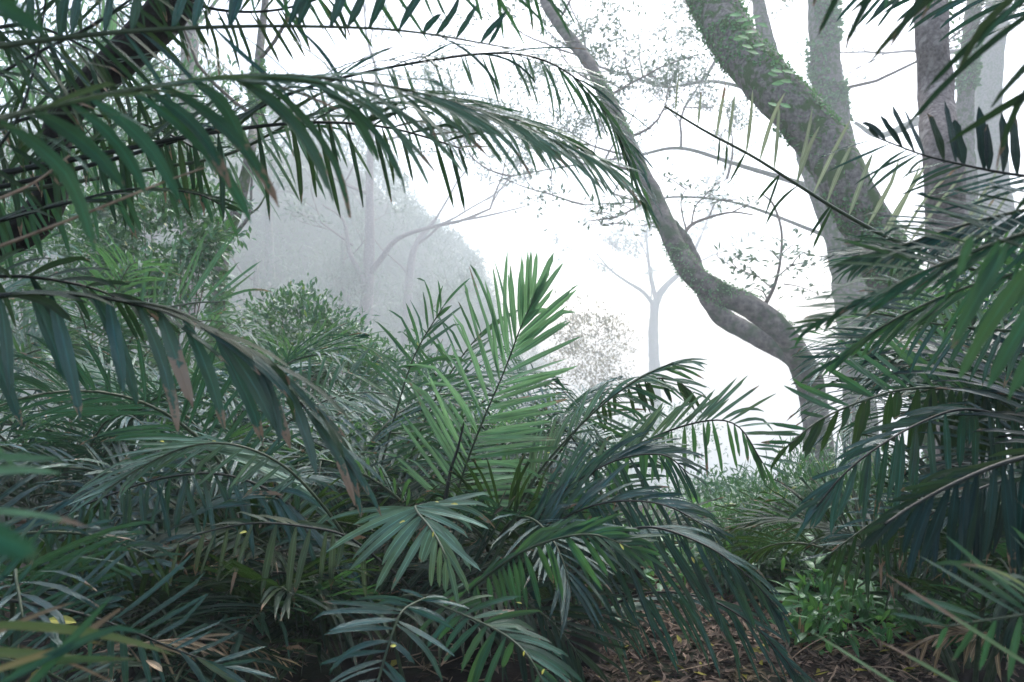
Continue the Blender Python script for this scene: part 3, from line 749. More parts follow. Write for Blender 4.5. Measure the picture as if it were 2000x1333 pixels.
for a in (75, 120, 160, 200, 20, 50, 330, 290, 250, 95):
    p.grown(R(a), R(rng.uniform(50, 74)), rng.uniform(1.45, 1.85), rng.uniform(1.7, 2.4), n=32, mat=random.choice([M_BLUE, M_BLUE, M_GREEN]))
exec_palms.append(p)

# --- two small fronds at the bottom
p = Palm(gbase(800, 3.0), "small low palm with one blue and one deep green frond, below the pale spread frond")
p.traced([(728, 1370, 2.0), (750, 1290, 2.05), (772, 1222, 2.1), (790, 1190, 2.15), (830, 1168, 2.25)],
         [S((205, 190, 178, 172, 150), (150, 170, 175, 160, 60), (13, 14, 14, 12, 8), 14, M_BLUE, droop=0.5, nh=(-0.1, -0.8, 0.7), aj=2, t0=0.05),
          S((-50, -42, -30, -12, 10), (150, 165, 150, 120, 60), (14, 14, 14, 12, 8), 14, M_BLUE, droop=0.5, nh=(0.1, -0.8, 0.7), aj=2, t0=0.05)], r=(3, 2), petiole=False)
p.traced([(830, 1170, 2.6), (920, 1208, 2.45), (985, 1240, 2.3), (1030, 1280, 2.2), (1062, 1335, 2.15)],
         [S((215, 225, 245, 262), (70, 110, 140, 110), (13, 16, 18, 15), 15, M_GREEN, droop=0.5, t0=0.1, nh=(-0.1, -0.8, 0.7), aj=3, K=8),
          S((40, 20, -15, -45), (80, 120, 150, 110), (12, 14, 15, 13), 18, M_GREEN, droop=0.4, t0=0.1, nh=(0, -0.7, 0.8), aj=3, K=8)], r=(3, 2))
for a in (100, 150, 30, 200, 340):
    p.grown(R(a), R(60), 1.2, 1.6, n=24, mat=M_BLUE)
exec_palms.append(p)

# --- palm on the other bank of the gap: two sharp fronds
p = Palm((2.35, 3.1, 0.0), "palm beside the gap with a crisp dark green frond held out over silvery blue ones")
p.stem([(2.35, 3.1, -0.1), (2.33, 3.08, 0.4), (2.3, 3.0, 0.9)], 0.13, 0.10)
cr = (2.3, 3.0, 0.9)
p.traced([(2080, 805, 2.95), (1960, 772, 2.85), (1850, 758, 2.75), (1760, 762, 2.65), (1680, 785, 2.55), (1600, 822, 2.5), (1540, 870, 2.45)],
         [S((134, 136, 142, 155, 180), (160, 180, 180, 150, 70), (14, 15, 15, 14, 10), 22, M_GREEN, droop=-0.02, t0=0.12, brown=0.1, nh=(0, -0.9, 0.5), nj=0.12, aj=2),
          S((-88, -90, -95, -104, -135), (135, 155, 145, 105, 60), (20, 21, 20, 18, 12), 28, M_DARK, droop=0.05, t0=0.12, nh=(-0.2, -1, 0.1), nj=0.1, aj=2, jag=0.35)], r=(4, 1.6), crown=cr, rmat=M_RACHIS)
p.traced([(2080, 850, 2.7), (1970, 815, 2.6), (1880, 800, 2.5), (1800, 825, 2.45), (1720, 870, 2.35), (1650, 925, 2.3), (1595, 990, 2.25)],
         [S((-76, -82, -90, -100, -122), (140, 160, 170, 150, 70), (17, 18, 17, 15, 11), 30, M_BLUE, droop=0.1, t0=0.08, nh=(-0.1, -0.9, 0.5), nj=0.12, aj=2, brown=0.05),
          S((165, 175, 190, 215), (120, 130, 130, 70), (11, 12, 12, 10), 24, M_BLUE, droop=0.4, t0=0.1)], r=(4, 1.6), crown=cr, rmat=M_RACHIS_DARK)
p.traced([(1900, 940, 3.0), (1820, 960, 2.9), (1740, 1000, 2.85), (1680, 1038, 2.8), (1618, 1085, 2.75)],
         [S((-90, -93, -97, -110), (170, 180, 160, 80), (9, 9, 9, 8), 26, M_DARK, droop=0.05, brown=0.28, nh=(0, -1, 0.2), aj=2),
          S((170, 175, 190), (110, 110, 60), (8, 8, 7), 20, M_BLUE, droop=0.3)], r=(3, 1.4), crown=cr)
p.traced([(2080, 700, 3.1), (1950, 690, 3.1), (1830, 700, 3.0), (1730, 730, 3.0)],
         [S((150, 160, 175), (120, 120, 70), (9, 9, 8), 22, M_BLUE, droop=0.3), S((-110, -115, -130), (130, 120, 70), (10, 10, 8), 22, M_BLUE, droop=0.3)], r=(3, 1.4), crown=cr)
for a, ll in ((80, 1.7), (105, 1.5), (130, 1.2), (160, 1.0), (185, 1.0), (210, 1.1), (235, 1.2), (50, 1.7), (255, 1.2), (145, 1.1)):
    p.grown(R(a), R(rng.uniform(35, 65)), ll, rng.uniform(1.4, 2.0), n=30, crown=cr, mat=M_BLUE, leaf_len=0.36)
exec_palms.append(p)

# --- palm hanging in at the side: blurred teal fronds, blue row, pale dry frond
p = Palm((1.9, 1.7, 0.0), "leaning teal palm holding one withered frond across the vine-clad trunk")
p.stem([(1.9, 1.7, -0.1), (1.85, 1.72, 0.8), (1.75, 1.7, 1.5)], 0.12, 0.09)
cr = (1.75, 1.7, 1.5)
p.traced([(1990, 545, 2.9), (1900, 525, 2.88), (1800, 492, 2.85), (1720, 457, 2.8), (1640, 413, 2.75), (1560, 363, 2.7), (1470, 306, 2.65), (1380, 258, 2.6), (1298, 208, 2.55)],
         [S((50, 60, 66, 72, 82, 92), (190, 190, 180, 150, 110, 70), (9, 9, 10, 10, 8, 6), 22, M_FADED, droop=-0.05, t0=0.1, brown=0.2, aj=3, nh=(0.1, -1, 0.1)),
          S((-100, -110, -125, -110), (120, 100, 90, 50), (8, 7, 7, 6), 13, M_DARK, droop=0.1, t0=0.2, t1=0.9, aj=14, brown=0.2)], r=(6, 2), crown=cr, rmat=M_RACHIS)
p.traced([(2060, 352, 1.75), (1960, 338, 1.75), (1880, 322, 1.75), (1800, 302, 1.75), (1715, 270, 1.75)],
         [S((88, 92, 100, 118, 138), (105, 115, 110, 115, 75), (27, 28, 26, 20, 14), 15, M_NAVY, droop=-0.05, nh=(0.2, -0.9, 0.4), nj=0.1, aj=3, jag=0.3),
          S((195, 200), (170, 120), (9, 7), 16, M_BLUE, droop=0.2)], r=(3.5, 1.5), crown=cr, rmat=M_RACHIS_DARK)
p.traced([(2080, 435, 1.35), (1960, 470, 1.4), (1830, 520, 1.4), (1710, 575, 1.45), (1640, 612, 1.45), (1590, 640, 1.5)],
         [S((152, 160, 172, 192), (210, 200, 140, 60), (12, 12, 11, 9), 36, M_GREEN, droop=0.25, t0=0.0, nh=(0, -0.5, 0.9)),
          S((218, 212, 205, 200), (180, 180, 130, 60), (13, 12, 11, 9), 36, M_GREEN, droop=0.3, nh=(0, -0.6, 0.8))], r=(5, 2), crown=cr)
p.traced([(2080, 395, 1.5), (1960, 420, 1.55), (1850, 450, 1.6), (1760, 480, 1.6), (1680, 500, 1.65)],
         [S((160, 168, 180), (190, 170, 90), (11, 10, 8), 34, M_BLUE, droop=0.2, nh=(0, -0.5, 0.9)),
          S((215, 208, 200), (180, 170, 90), (11, 10, 8), 34, M_BLUE, droop=0.3)], r=(4, 2), crown=cr)
p.traced([(2080, 520, 1.9), (1960, 540, 1.9), (1840, 580, 1.9), (1720, 640, 1.9), (1640, 700, 1.9)],
         [S((150, 160, 180), (150, 150, 80), (11, 10, 8), 34, M_BLUE, droop=0.2),
          S((225, 220, 210), (170, 160, 90), (11, 10, 8), 34, M_GREEN, droop=0.3)], r=(4, 2), crown=cr)
p.traced([(2080, 650, 2.2), (1950, 645, 2.2), (1820, 632, 2.2), (1710, 612, 2.2)],
         [S((112, 116, 122), (85, 85, 60), (13, 13, 11), 20, M_PALE, droop=-0.05, nh=(0.2, -0.9, 0.4), aj=3),
          S((-110, -120, -140), (130, 120, 80), (12, 12, 9), 20, M_BLUE, droop=0.3)], r=(4, 2), crown=cr)
p.traced([(2110, 545, 0.95), (2040, 500, 0.95), (1960, 470, 0.95), (1900, 460, 0.95)],
         [S((-128, -124, -118), (300, 280, 200), (32, 30, 22), 6, M_GREEN, droop=0.3, nh=(-0.2, -0.9, 0.5), nj=0.1, aj=3, K=8)], r=(4, 2), crown=cr)
exec_palms.append(p)

p = Palm((2.3, 0.6, 0.0), "tall palm dangling long narrow dark blades from the upper corner over the trunks")
p.stem([(2.3, 0.6, -0.1), (2.3, 0.62, 1.5), (2.25, 0.65, 2.7)], 0.12, 0.09)
cr = (2.25, 0.65, 2.7)
p.traced([(2230, 200, 1.1), (2160, 60, 1.1), (2070, -50, 1.1), (1950, -100, 1.15), (1800, -115, 1.15), (1640, -100, 1.2)],
         [S((210, 212, 218, 226, 230), (380, 400, 360, 280, 180), (16, 18, 19, 18, 14), 17, M_DARK, droop=0.55, nh=(-0.2, -0.9, 0.5), nj=0.1, aj=3, K=8, brown=0.1),
          S((214, 216, 222), (200, 220, 150), (12, 13, 12), 10, M_GREEN, droop=0.5, nh=(-0.2, -0.9, 0.5), aj=6, K=8, brown=0.1)], r=(5, 3), crown=cr)
p.traced([(2100, 30, 1.9), (2000, -10, 1.9), (1900, -30, 1.9), (1800, -50, 1.9), (1700, -70, 1.9)],
         [S((190, 205, 220), (150, 180, 150), (12, 12, 10), 20, M_BLUE, droop=0.5, aj=8)], r=(4, 2), crown=cr)
exec_palms.append(p)

# --- dark frond and the corner palm close to the camera
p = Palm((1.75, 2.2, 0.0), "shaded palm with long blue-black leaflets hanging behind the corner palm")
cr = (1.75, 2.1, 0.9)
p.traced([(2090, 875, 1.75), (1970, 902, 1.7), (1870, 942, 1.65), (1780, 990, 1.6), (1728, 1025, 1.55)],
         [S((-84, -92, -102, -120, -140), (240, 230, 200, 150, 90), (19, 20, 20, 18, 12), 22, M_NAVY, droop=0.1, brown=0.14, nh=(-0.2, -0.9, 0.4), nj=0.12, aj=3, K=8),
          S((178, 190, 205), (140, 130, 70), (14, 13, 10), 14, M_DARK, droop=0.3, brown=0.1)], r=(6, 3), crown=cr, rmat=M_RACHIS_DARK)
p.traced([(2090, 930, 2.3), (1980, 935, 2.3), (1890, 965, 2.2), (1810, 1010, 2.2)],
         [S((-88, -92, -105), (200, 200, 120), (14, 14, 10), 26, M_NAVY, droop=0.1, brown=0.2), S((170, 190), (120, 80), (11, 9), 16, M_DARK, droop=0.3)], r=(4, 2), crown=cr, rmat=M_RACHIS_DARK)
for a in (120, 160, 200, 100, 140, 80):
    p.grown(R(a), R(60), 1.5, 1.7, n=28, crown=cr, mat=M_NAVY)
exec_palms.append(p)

p = Palm((1.5, 1.35, 0.0), "corner palm with broad glossy green blades, one of them streaked yellow and brown")
cr = (1.45, 1.35, 0.45)
p.traced([(2200, 1175, 1.3), (2060, 1192, 1.25), (1960, 1207, 1.2), (1850, 1224, 1.2)],
         [S((128, 138, 146, 152, 165), (220, 230, 220, 190, 120), (17, 18, 18, 16, 12), 12, M_GREEN, droop=0.0, nh=(0.1, -0.7, 0.8), nj=0.1, aj=2, K=8, t0=0.1),
          S((-112, -108, -105, -120), (170, 170, 150, 90), (17, 18, 16, 12), 11, M_GREEN, droop=0.0, nh=(-0.1, -0.9, 0.4), nj=0.1, aj=3, K=8)], r=(3, 2), crown=cr)
p.traced([(2250, 1320, 1.15), (2120, 1350, 1.15), (1950, 1400, 1.1), (1800, 1440, 1.1)],
         [S((145, 150, 152), (420, 400, 330), (13, 14, 13), 5, M_YOUNG, droop=0.1, nh=(0.1, -0.5, 0.9), nj=0.1, aj=3, K=8, yel=0.25, brown=0.2)], r=(4, 2), crown=cr)
p.traced([(2200, 1060, 1.15), (2120, 1180, 1.1), (2060, 1260, 1.1)],
         [S((135, 132), (250, 230), (13, 12), 3, M_YOUNG, droop=-0.05, nh=(0, -0.6, 0.9), nj=0.1, yel=0.7, brown=0.3, K=8)], r=(4, 2), crown=cr)
exec_palms.append(p)

# --- palms that fill the thicket, each a clump of arching fronds
fill = [
    (470, 3.3, 0.05, 10, 1.15, "low dark palm in the hollow between the silvery palm and the small bottom palm", M_DARK),
    (680, 3.6, 0.10, 10, 1.25, "low dark palm tucked under the pale spread frond", M_DARK),
    (250, 3.6, 0.10, 10, 1.35, "dark palm behind the silvery corner palm, beneath the arching olive one", M_DARK),
    (1120, 3.9, 0.05, 10, 1.15, "low dark palm under the dipping fronds beside the brown litter", M_DARK),
    (1900, 3.4, 0.15, 11, 1.3, "low shaded palm behind the corner palm under the blue-black leaflets", M_DARK),
    (1215, 5.0, 0.30, 12, 1.45, "palm clump standing just behind the tips of the central palm, towards the gap", M_BLUE),
    (640, 4.9, 0.35, 14, 1.65, "palm clump with pale curved fronds rising between the leafy shrub and the central palm", M_GREEN),
    (380, 4.6, 0.35, 13, 1.75, "palm clump under the tip of the scorched frond, fronds overlapping like a fan", M_BLUE),
    (120, 4.4, 0.40, 13, 1.8, "palm clump by the frame edge above the bright green blades", M_BLUE),
    (-150, 5.5, 0.7, 10, 2.0, "palm clump below the broken end of the black limb, by the frame edge", M_GREEN),
    (200, 5.65, 0.50, 12, 1.7, "palm clump with stiff upright fan of leaflets in front of the glossy bush", M_GREEN),
    (450, 5.7, 0.3, 10, 1.5, "palm clump at the foot of the mossy leaning tree", M_GREEN),
    (820, 5.3, 0.3, 10, 1.6, "palm clump half hidden behind the upright bright green frond", M_GREEN),
    (1030, 5.45, 0.3, 10, 1.5, "distant palm clump glimpsed behind the crown of the central palm", M_BLUE),
    (1340, 5.55, 0.05, 10, 1.05, "low misty palm clump at the near side of the gap", M_BLUE),
    (1860, 4.8, 0.9, 13, 1.5, "palm clump at the foot of the bare brown trunk", M_BLUE),
    (2080, 4.4, 1.2, 12, 1.7, "palm clump crowding the frame edge behind the leaning palm", M_BLUE),
]
for (px, d, ch, n, ln, lab, mt) in fill:
    b = gbase(px, d)
    sc = D(d) / d
    ln *= sc ** 0.9; ch *= sc
    p = Palm(b, lab)
    p.stem([b + Vector((0, 0, -0.1)), b + Vector((0.03, 0.02, ch * 0.6)), b + Vector((0.02, 0.0, ch))], 0.13, 0.10)
    a0 = rng.uniform(0, 6.28)
    for k in range(n):
        a = a0 + k * 2.399
        el = rng.uniform(48, 84)
        p.grown(a, R(el), ln * rng.uniform(0.8, 1.1), rng.uniform(1.5, 2.4), mat=mt if random.random() < 0.75 else M_GREEN, n=34,
                crown=(b.x, b.y, b.z + ch), leaf_len=0.44 * sc ** 0.7, leaf_w=0.024 * sc ** 0.7)
    if px == 200:  # the stiff upright fan
        p.traced([(240, 700, 5.62), (270, 640, 5.6), (320, 605, 5.58), (380, 592, 5.55), (430, 590, 5.52)],
                 [S((100, 88, 72, 55, 30), (110, 140, 150, 150, 110), (6, 7, 7, 7, 6), 18, M_GREEN, droop=0.0, aj=2, nh=(0, -1, 0.2))], r=(3, 1.5))
    exec_palms.append(p)
for p in exec_palms: p.finish()

# ---------------------------------------------------------------- trees
def traced_tube(pts, sides=14, rough=0.12, freq=4.0, n=None):
    """pts: (px, py, distance, width in px)"""
    W3 = [at(p[0], p[1], p[2]) for p in pts]
    n = n or len(pts) * 8
    path = spline(W3, n)
    seg = np.concatenate([[0], np.cumsum([(W3[i + 1] - W3[i]).length for i in range(len(W3) - 1)])])
    s = np.linspace(0, seg[-1], n + 1)
    rad = np.interp(s, seg, [p[3] * 0.5 * D(p[2]) / F for p in pts])
    return path, rad, tube(path, rad, sides, rough=rough, freq=freq)

def grow(start, d, length, r, level, tubes, sites, flat=0.5, wig=0.22, kids=4, upb=0.05):
    n = 7
    p = np.array(start, float); d = norm(np.array(d, float)); pts = [p.copy()]
    for i in range(n):
        d = norm(d + rng.normal(0, wig, 3) * np.array([1, 1, flat]) + np.array([0, 0, upb]))
        p = p + d * length / n
        pts.append(p.copy())
    path = np.array(pts)
    rad = np.linspace(r, r * 0.35, n + 1)
    tubes.append(tube(path, rad, 5 if level < 2 else 4))
    if level <= 1:
        for k in range(2, n + 1): sites.append((path[k], d))
    if level > 0:
        for k in range(kids):
            i = rng.integers(2, n + 1)
            a = rng.normal(0, 1, 3) * np.array([1, 1, flat])
            dd = norm(norm(path[i] - path[i - 1]) * 0.6 + norm(a) * 0.8)
            grow(path[i], dd, length * rng.uniform(0.45, 0.7), rad[i] * 0.7, level - 1, tubes, sites, flat, wig, kids, upb)

def rosettes(sites, per, ln, w, K=2, prof='broad', spread=0.9, up=0.25, jitter=0.03, droop=0.3):
    base, dd = [], []
    for s, d in sites:
        for k in range(per):
            v = rng.normal(0, 1, 3); v[2] = v[2] * 0.5 + up
            base.append(s + rng.normal(0, jitter, 3)); dd.append(norm(v) * spread + norm(d) * 0.4)
    M = len(base)
    nh = np.tile(np.array([0, -0.2, 1.0]), (M, 1)) + rng.normal(0, 0.45, (M, 3))
    V, U, A = leaf_batch(np.array(base), np.array(dd), nh, ln * rng.uniform(0.6, 1.2, M), w * rng.uniform(0.7, 1.2, M), droop, K=K, prof=prof, fold=0.12)
    return (V, U, A, K)

def stuff_part(name, batches, mat, parent):
    V, f, U, A = join_leaves(batches)
    o = mesh_obj(name, V, f, mat, parent, uvs=U, leaf=A, smooth=True)
    o['kind'] = 'stuff'
    return o

def twig_part(tubes, mat, parent, name="twig_mass"):
    V, f, U = join(tubes)
    o = mesh_obj(name, V, f, mat, parent, smooth=True)
    o['kind'] = 'stuff'
    return o

def surface_points(path, rad, n, facing=None, patch=0.0, freq=1.5):
    out, nor = [], []
    T = norm(np.gradient(path, axis=0))
    while len(out) < n:
        q = rng.uniform(0, len(path) - 1.001); i = int(q); f = q - i
        c = path[i] * (1 - f) + path[i + 1] * f; r = rad[i] * (1 - f) + rad[i + 1] * f
        v = rng.normal(0, 1, 3); v = v - T[i] * np.dot(v, T[i]); v = v / np.linalg.norm(v)
        if v[1] > 0.35: continue
        pnt = c + v * r * 1.03
        if noise.noise(Vector(pnt) * freq) < patch: continue
        out.append(pnt); nor.append(v)
    return np.array(out), np.array(nor)

def tufts(parent, path, rad, n, ln, w, patch=0.0, freq=0.5, mat=None):
    P, Nn = surface_points(path, rad, n, patch=patch, freq=freq)
    dd = rng.normal(0, 0.6, (n, 3)) + Nn * 0.6 + np.array([0, 0, -0.2])
    V, U, A = leaf_batch(P - Nn * 0.01, dd, Nn + rng.normal(0, 0.5, (n, 3)), rng.uniform(0.4, 1.0, n) * ln, rng.uniform(0.5, 1.0, n) * w, 0.5, K=2, prof='broad', fold=0.1)
    stuff_part("foliage", [(V, U, A, 2)], mat or M_IVY, parent)

# --- vine-clad leaning trunk
t = empty("tree", gbase(1830, 6.3), "thick leaning trunk wrapped in small-leaved creeper, crossing the white sky", "tree", "trees in the fog")
trunk1, rad1, g = traced_tube([(1900, 1260, 6.4, 130), (1880, 950, 6.4, 120), (1830, 740, 6.35, 108), (1772, 600, 6.3, 98), (1730, 520, 6.3, 95), (1698, 450, 6.3, 96), (1655, 370, 6.3, 96),
                               (1598, 270, 6.35, 94), (1508, 170, 6.4, 90), (1432, 80, 6.5, 88), (1390, 0, 6.6, 86), (1335, -90, 6.7, 80), (1250, -230, 6.9, 66), (1190, -420, 7.1, 45)], 20)
mesh_obj("trunk", g[0], g[1], M_BARK, t, smooth=True)
tw, sites = [], []
for (px, py, dx, dz, ln) in ((1250, -230, -0.6, 0.4, 2.0), (1190, -420, 0.3, 0.9, 1.8), (1300, -120, 0.8, 0.6, 1.8)):
    grow(at(px, py, 6.9), (dx, 0.2, dz), ln * 2.8, 0.12, 2, tw, sites)
twig_part(tw, M_TWIG, t)
stuff_part("crown", [rosettes(sites, 4, 0.22, 0.08, jitter=0.1)], M_TREE, t)

cr_o = empty("creeper", at(1800, 800, 6.1), "small-leaved creeper covering the thick leaning trunk, with a few round pale leaves", "climbing plant")
P_, N_ = surface_points(trunk1, rad1, 7500, patch=0.02, freq=0.9)
M = len(P_)
dd = rng.normal(0, 0.7, (M, 3)) + np.array([0, 0, -0.4]) + N_ * 0.35
V, U, A = leaf_batch(P_, dd, N_ + rng.normal(0, 0.35, (M, 3)), rng.uniform(0.050, 0.10, M), rng.uniform(0.040, 0.080, M), 0.1, K=2, prof='broad', fold=0.1)
P2, N2 = surface_points(trunk1, rad1, 2600, patch=-0.5)
up2 = rng.normal(0, 0.6, (len(P2), 3)) + N2 * 0.5
V2, U2, A2 = leaf_batch(P2, up2, N2 + rng.normal(0, 0.5, (len(P2), 3)), rng.uniform(0.07, 0.19, len(P2)), rng.uniform(0.013, 0.026, len(P2)), 0.3, K=2, prof='needle')
stuff_part("foliage", [(V, U, A, 2), (V2, U2, A2, 2)], M_IVY, cr_o)
for (x, y) in ((1425, 30), (1437, 42), (1447, 52), (1441, 70), (1452, 75), (1455, 63), (1448, 88), (1470, 90), (1460, 100), (1505, 137), (1520, 148), (1528, 138), (1507, 165), (1523, 158), (1500, 201), (1522, 203), (1478, 45), (1462, 38)):
    c = at(x, y, 6.08)
    ang = rng.uniform(-0.6, 0.6) + (math.pi if rng.random() < 0.4 else 0)
    Vb, Ub, Ab = leaf_batch([c], [(math.cos(ang), -0.25, math.sin(ang) * 0.6 - 0.1)], [(0.1, -0.8, 0.6)], [0.19], [0.12], [0.2], K=6, prof='broad', fold=0.08, var=0.95)
    mesh_obj("leaf", Vb[0], leaf_faces(6), M_IVY, cr_o, origin=Vb[0][1], uvs=Ub[0], leaf=Ab[0], smooth=True)

# --- curved tree with a double limb
t = empty("tree", gbase(1600, 7.4), "sinuous mossy tree with a double limb sweeping up from beside the palm gap", "tree", "trees in the fog")
path4, rad4, g = traced_tube([(1612, 1180, 7.4, 64), (1606, 1000, 7.4, 58), (1598, 860, 7.4, 54), (1586, 770, 7.4, 50), (1568, 715, 7.35, 50), (1535, 655, 7.3, 48), (1476, 606, 7.3, 46), (1418, 578, 7.3, 46), (1366, 550, 7.3, 45), (1332, 506, 7.35, 42),
                       (1306, 455, 7.4, 38), (1286, 405, 7.45, 35), (1256, 340, 7.5, 32), (1222, 270, 7.6, 29), (1185, 190, 7.7, 27), (1140, 110, 7.8, 25), (1090, 45, 7.9, 23), (1060, -10, 8.0, 21), (1030, -120, 8.2, 18)], 16, rough=0.2, freq=0.9, n=140)
mesh_obj("trunk", g[0], g[1], M_BARK_MOTTLED, t, smooth=True)
_, _, g = traced_tube([(1590, 800, 7.6, 44), (1572, 735, 7.65, 44), (1550, 698, 7.65, 42), (1510, 672, 7.7, 40), (1470, 652, 7.7, 38), (1424, 628, 7.75, 37), (1388, 592, 7.75, 35), (1364, 540, 7.75, 33), (1338, 480, 7.7, 30), (1312, 440, 7.6, 26)], 14, rough=0.2, freq=0.9, n=80)
mesh_obj("limb", g[0], g[1], M_BARK_MOTTLED, t, smooth=True)
tufts(t, path4, rad4, 2600, 0.13, 0.07, patch=0.05, freq=0.35)
# epiphyte-like sprig branch with leaf tufts
def sprig(parent, stem_pts, branches, ln, w, per=3):
    tw, sites = [], []
    pth, rd, g = traced_tube(stem_pts, 5, rough=0)
    tw.append(g)
    for pts in branches:
        pth, rd, g = traced_tube(pts, 4, rough=0); tw.append(g)
        for k in range(len(pth) // 3, len(pth), 2):
            sites.append((pth[k], pth[k] - pth[k - 1]))
    V, f, U = join(tw)
    mesh_obj("branch", V, f, M_TWIG, parent, smooth=True)
    stuff_part("foliage", [rosettes(sites, per, ln * 3.9, w * 3.9, K=2, jitter=0.22, up=0.2)], M_TREE, parent)
sprig(t, [(1492, 600, 7.50, 9), (1512, 560, 7.50, 7), (1524, 510, 7.50, 5), (1526, 450, 7.57, 5), (1510, 400, 7.64, 5), (1490, 380, 7.67, 3)],
      [[(1510, 565, 7.50, 4), (1480, 540, 7.40, 3), (1460, 520, 7.40, 2)], [(1480, 540, 7.40, 3), (1440, 525, 7.30, 2), (1405, 505, 7.30, 2), (1400, 492, 7.31, 1.5)],
       [(1440, 525, 7.30, 2), (1430, 510, 7.30, 2), (1450, 495, 7.21, 1.5)], [(1520, 540, 7.50, 4), (1545, 520, 7.40, 3), (1570, 515, 7.40, 2), (1595, 520, 7.30, 1.5)],
       [(1545, 520, 7.40, 3), (1560, 500, 7.40, 2), (1580, 490, 7.31, 1.5)], [(1524, 510, 7.50, 3), (1505, 490, 7.41, 2), (1490, 485, 7.42, 1.5)],
       [(1524, 500, 7.50, 3), (1540, 485, 7.52, 2), (1550, 478, 7.53, 1.5)], [(1500, 590, 7.50, 4), (1490, 570, 7.40, 3), (1470, 562, 7.40, 2)],
       [(1530, 555, 7.50, 3), (1560, 560, 7.50, 2), (1600, 575, 7.40, 1.5)]], 0.085, 0.032, per=3)
sprig(t, [(1290, 400, 7.94, 12), (1260, 395, 7.85, 8), (1235, 410, 7.73, 5), (1200, 425, 7.61, 4), (1150, 432, 7.50, 2)],
      [[(1235, 410, 7.73, 3), (1210, 400, 7.64, 2), (1170, 405, 7.53, 1.5)], [(1200, 425, 7.61, 3), (1180, 415, 7.52, 2), (1155, 420, 7.51, 1.5)], [(1260, 395, 7.85, 4), (1240, 380, 7.77, 2), (1215, 385, 7.66, 1.5)],
       [(1270, 395, 7.85, 4), (1290, 425, 7.71, 3), (1260, 440, 7.58, 2), (1190, 436, 7.49, 1.5)], [(1225, 418, 7.61, 3), (1205, 436, 7.49, 2), (1160, 437, 7.49, 1.5)]], 0.08, 0.03, per=4)
sprig(t, [(1330, 470, 7.94, 10), (1350, 440, 8.08, 7), (1385, 425, 8.21, 6), (1430, 415, 8.32, 4), (1470, 420, 8.41, 3)],
      [[(1350, 440, 8.08, 4), (1360, 400, 8.14, 3), (1390, 380, 8.17, 2)], [(1385, 425, 8.21, 4), (1400, 395, 8.25, 3), (1440, 390, 8.25, 2)], [(1430, 415, 8.32, 3), (1460, 400, 8.34, 2), (1480, 395, 8.35, 1.5)],
       [(1340, 450, 7.97, 4), (1330, 400, 8.04, 3), (1340, 370, 8.08, 2), (1370, 350, 8.11, 1.5)], [(1340, 370, 8.08, 3), (1310, 350, 8.11, 2), (1290, 340, 8.12, 1.5)], [(1360, 400, 8.14, 3), (1400, 360, 8.20, 2), (1420, 350, 8.21, 1.5)]], 0.085, 0.032, per=4)
tw, sites = [], []
for (px, py, d, dx, dz, ln) in ((1222, 270, 8.32, 0.9, 0.2, 1.3), (1255, 340, 8.12, -0.9, 0.1, 1.5), (1185, 190, 8.53, 0.8, 0.4, 1.4), (1140, 110, 8.75, -0.9, 0.2, 1.2),
                                (1090, 45, 8.94, 0.5, 0.6, 1.2), (1060, -10, 9.11, -0.7, 0.5, 1.4), (1030, -120, 9.47, 0.4, 0.8, 1.4), (1200, 200, 8.52, -0.6, 0.7, 1.2)):
    grow(at(px, py, d), (dx, 0.1, dz), ln * 4.0, 0.08, 3, tw, sites, flat=0.25, kids=3)
twig_part(tw, M_TWIG, t)
stuff_part("crown", [rosettes(sites, 2, 0.32, 0.12, jitter=0.18)], M_TREE, t)

# --- straight pale trunk behind the vine-clad one, and its neighbours
def simple_tree(pts, label, mat, branches=(), foliage=3, moss=0, lf=(0.09, 0.034), sides=12, rough=0.16, base_d=None, leafmat=None, flat=0.3, levels=3, crown_pts=(), name_limbs=()):
    d = pts[0][2]
    t = empty("tree", at(pts[0][0], pts[0][1], d), label, "tree", "trees in the fog")
    pth_, rd_, g = traced_tube(pts, sides, rough=rough, freq=1.6)
    mesh_obj("trunk", g[0], g[1], mat, t, smooth=True)
    if moss: tufts(t, pth_, rd_, moss, 0.02 * D(d) ** 0.8, 0.013 * D(d) ** 0.8, patch=0.03, freq=0.4)
    for lp in name_limbs:
        _, _, g = traced_tube(lp, 8, rough=0.1)
        mesh_obj("limb", g[0], g[1], mat, t, smooth=True)
    tw, sites = [], []
    for (px, py, dd, dx, dz, ln) in branches:
        k_ = D(dd) / dd
        grow(at(px, py, dd), (dx, rng.normal(0, 0.3), dz), ln * k_, max(0.012, ln * 0.014) * k_, levels, tw, sites, flat=flat, kids=3)
    if tw:
        twig_part(tw, M_TWIG if mat is not M_BARK_DARK else M_BARK_DARK, t)
        k_ = D(d) / d
        if foliage: stuff_part("crown", [rosettes(sites, foliage, lf[0] * k_, lf[1] * k_, jitter=0.05 * k_)], leafmat or M_TREE, t)
    return t

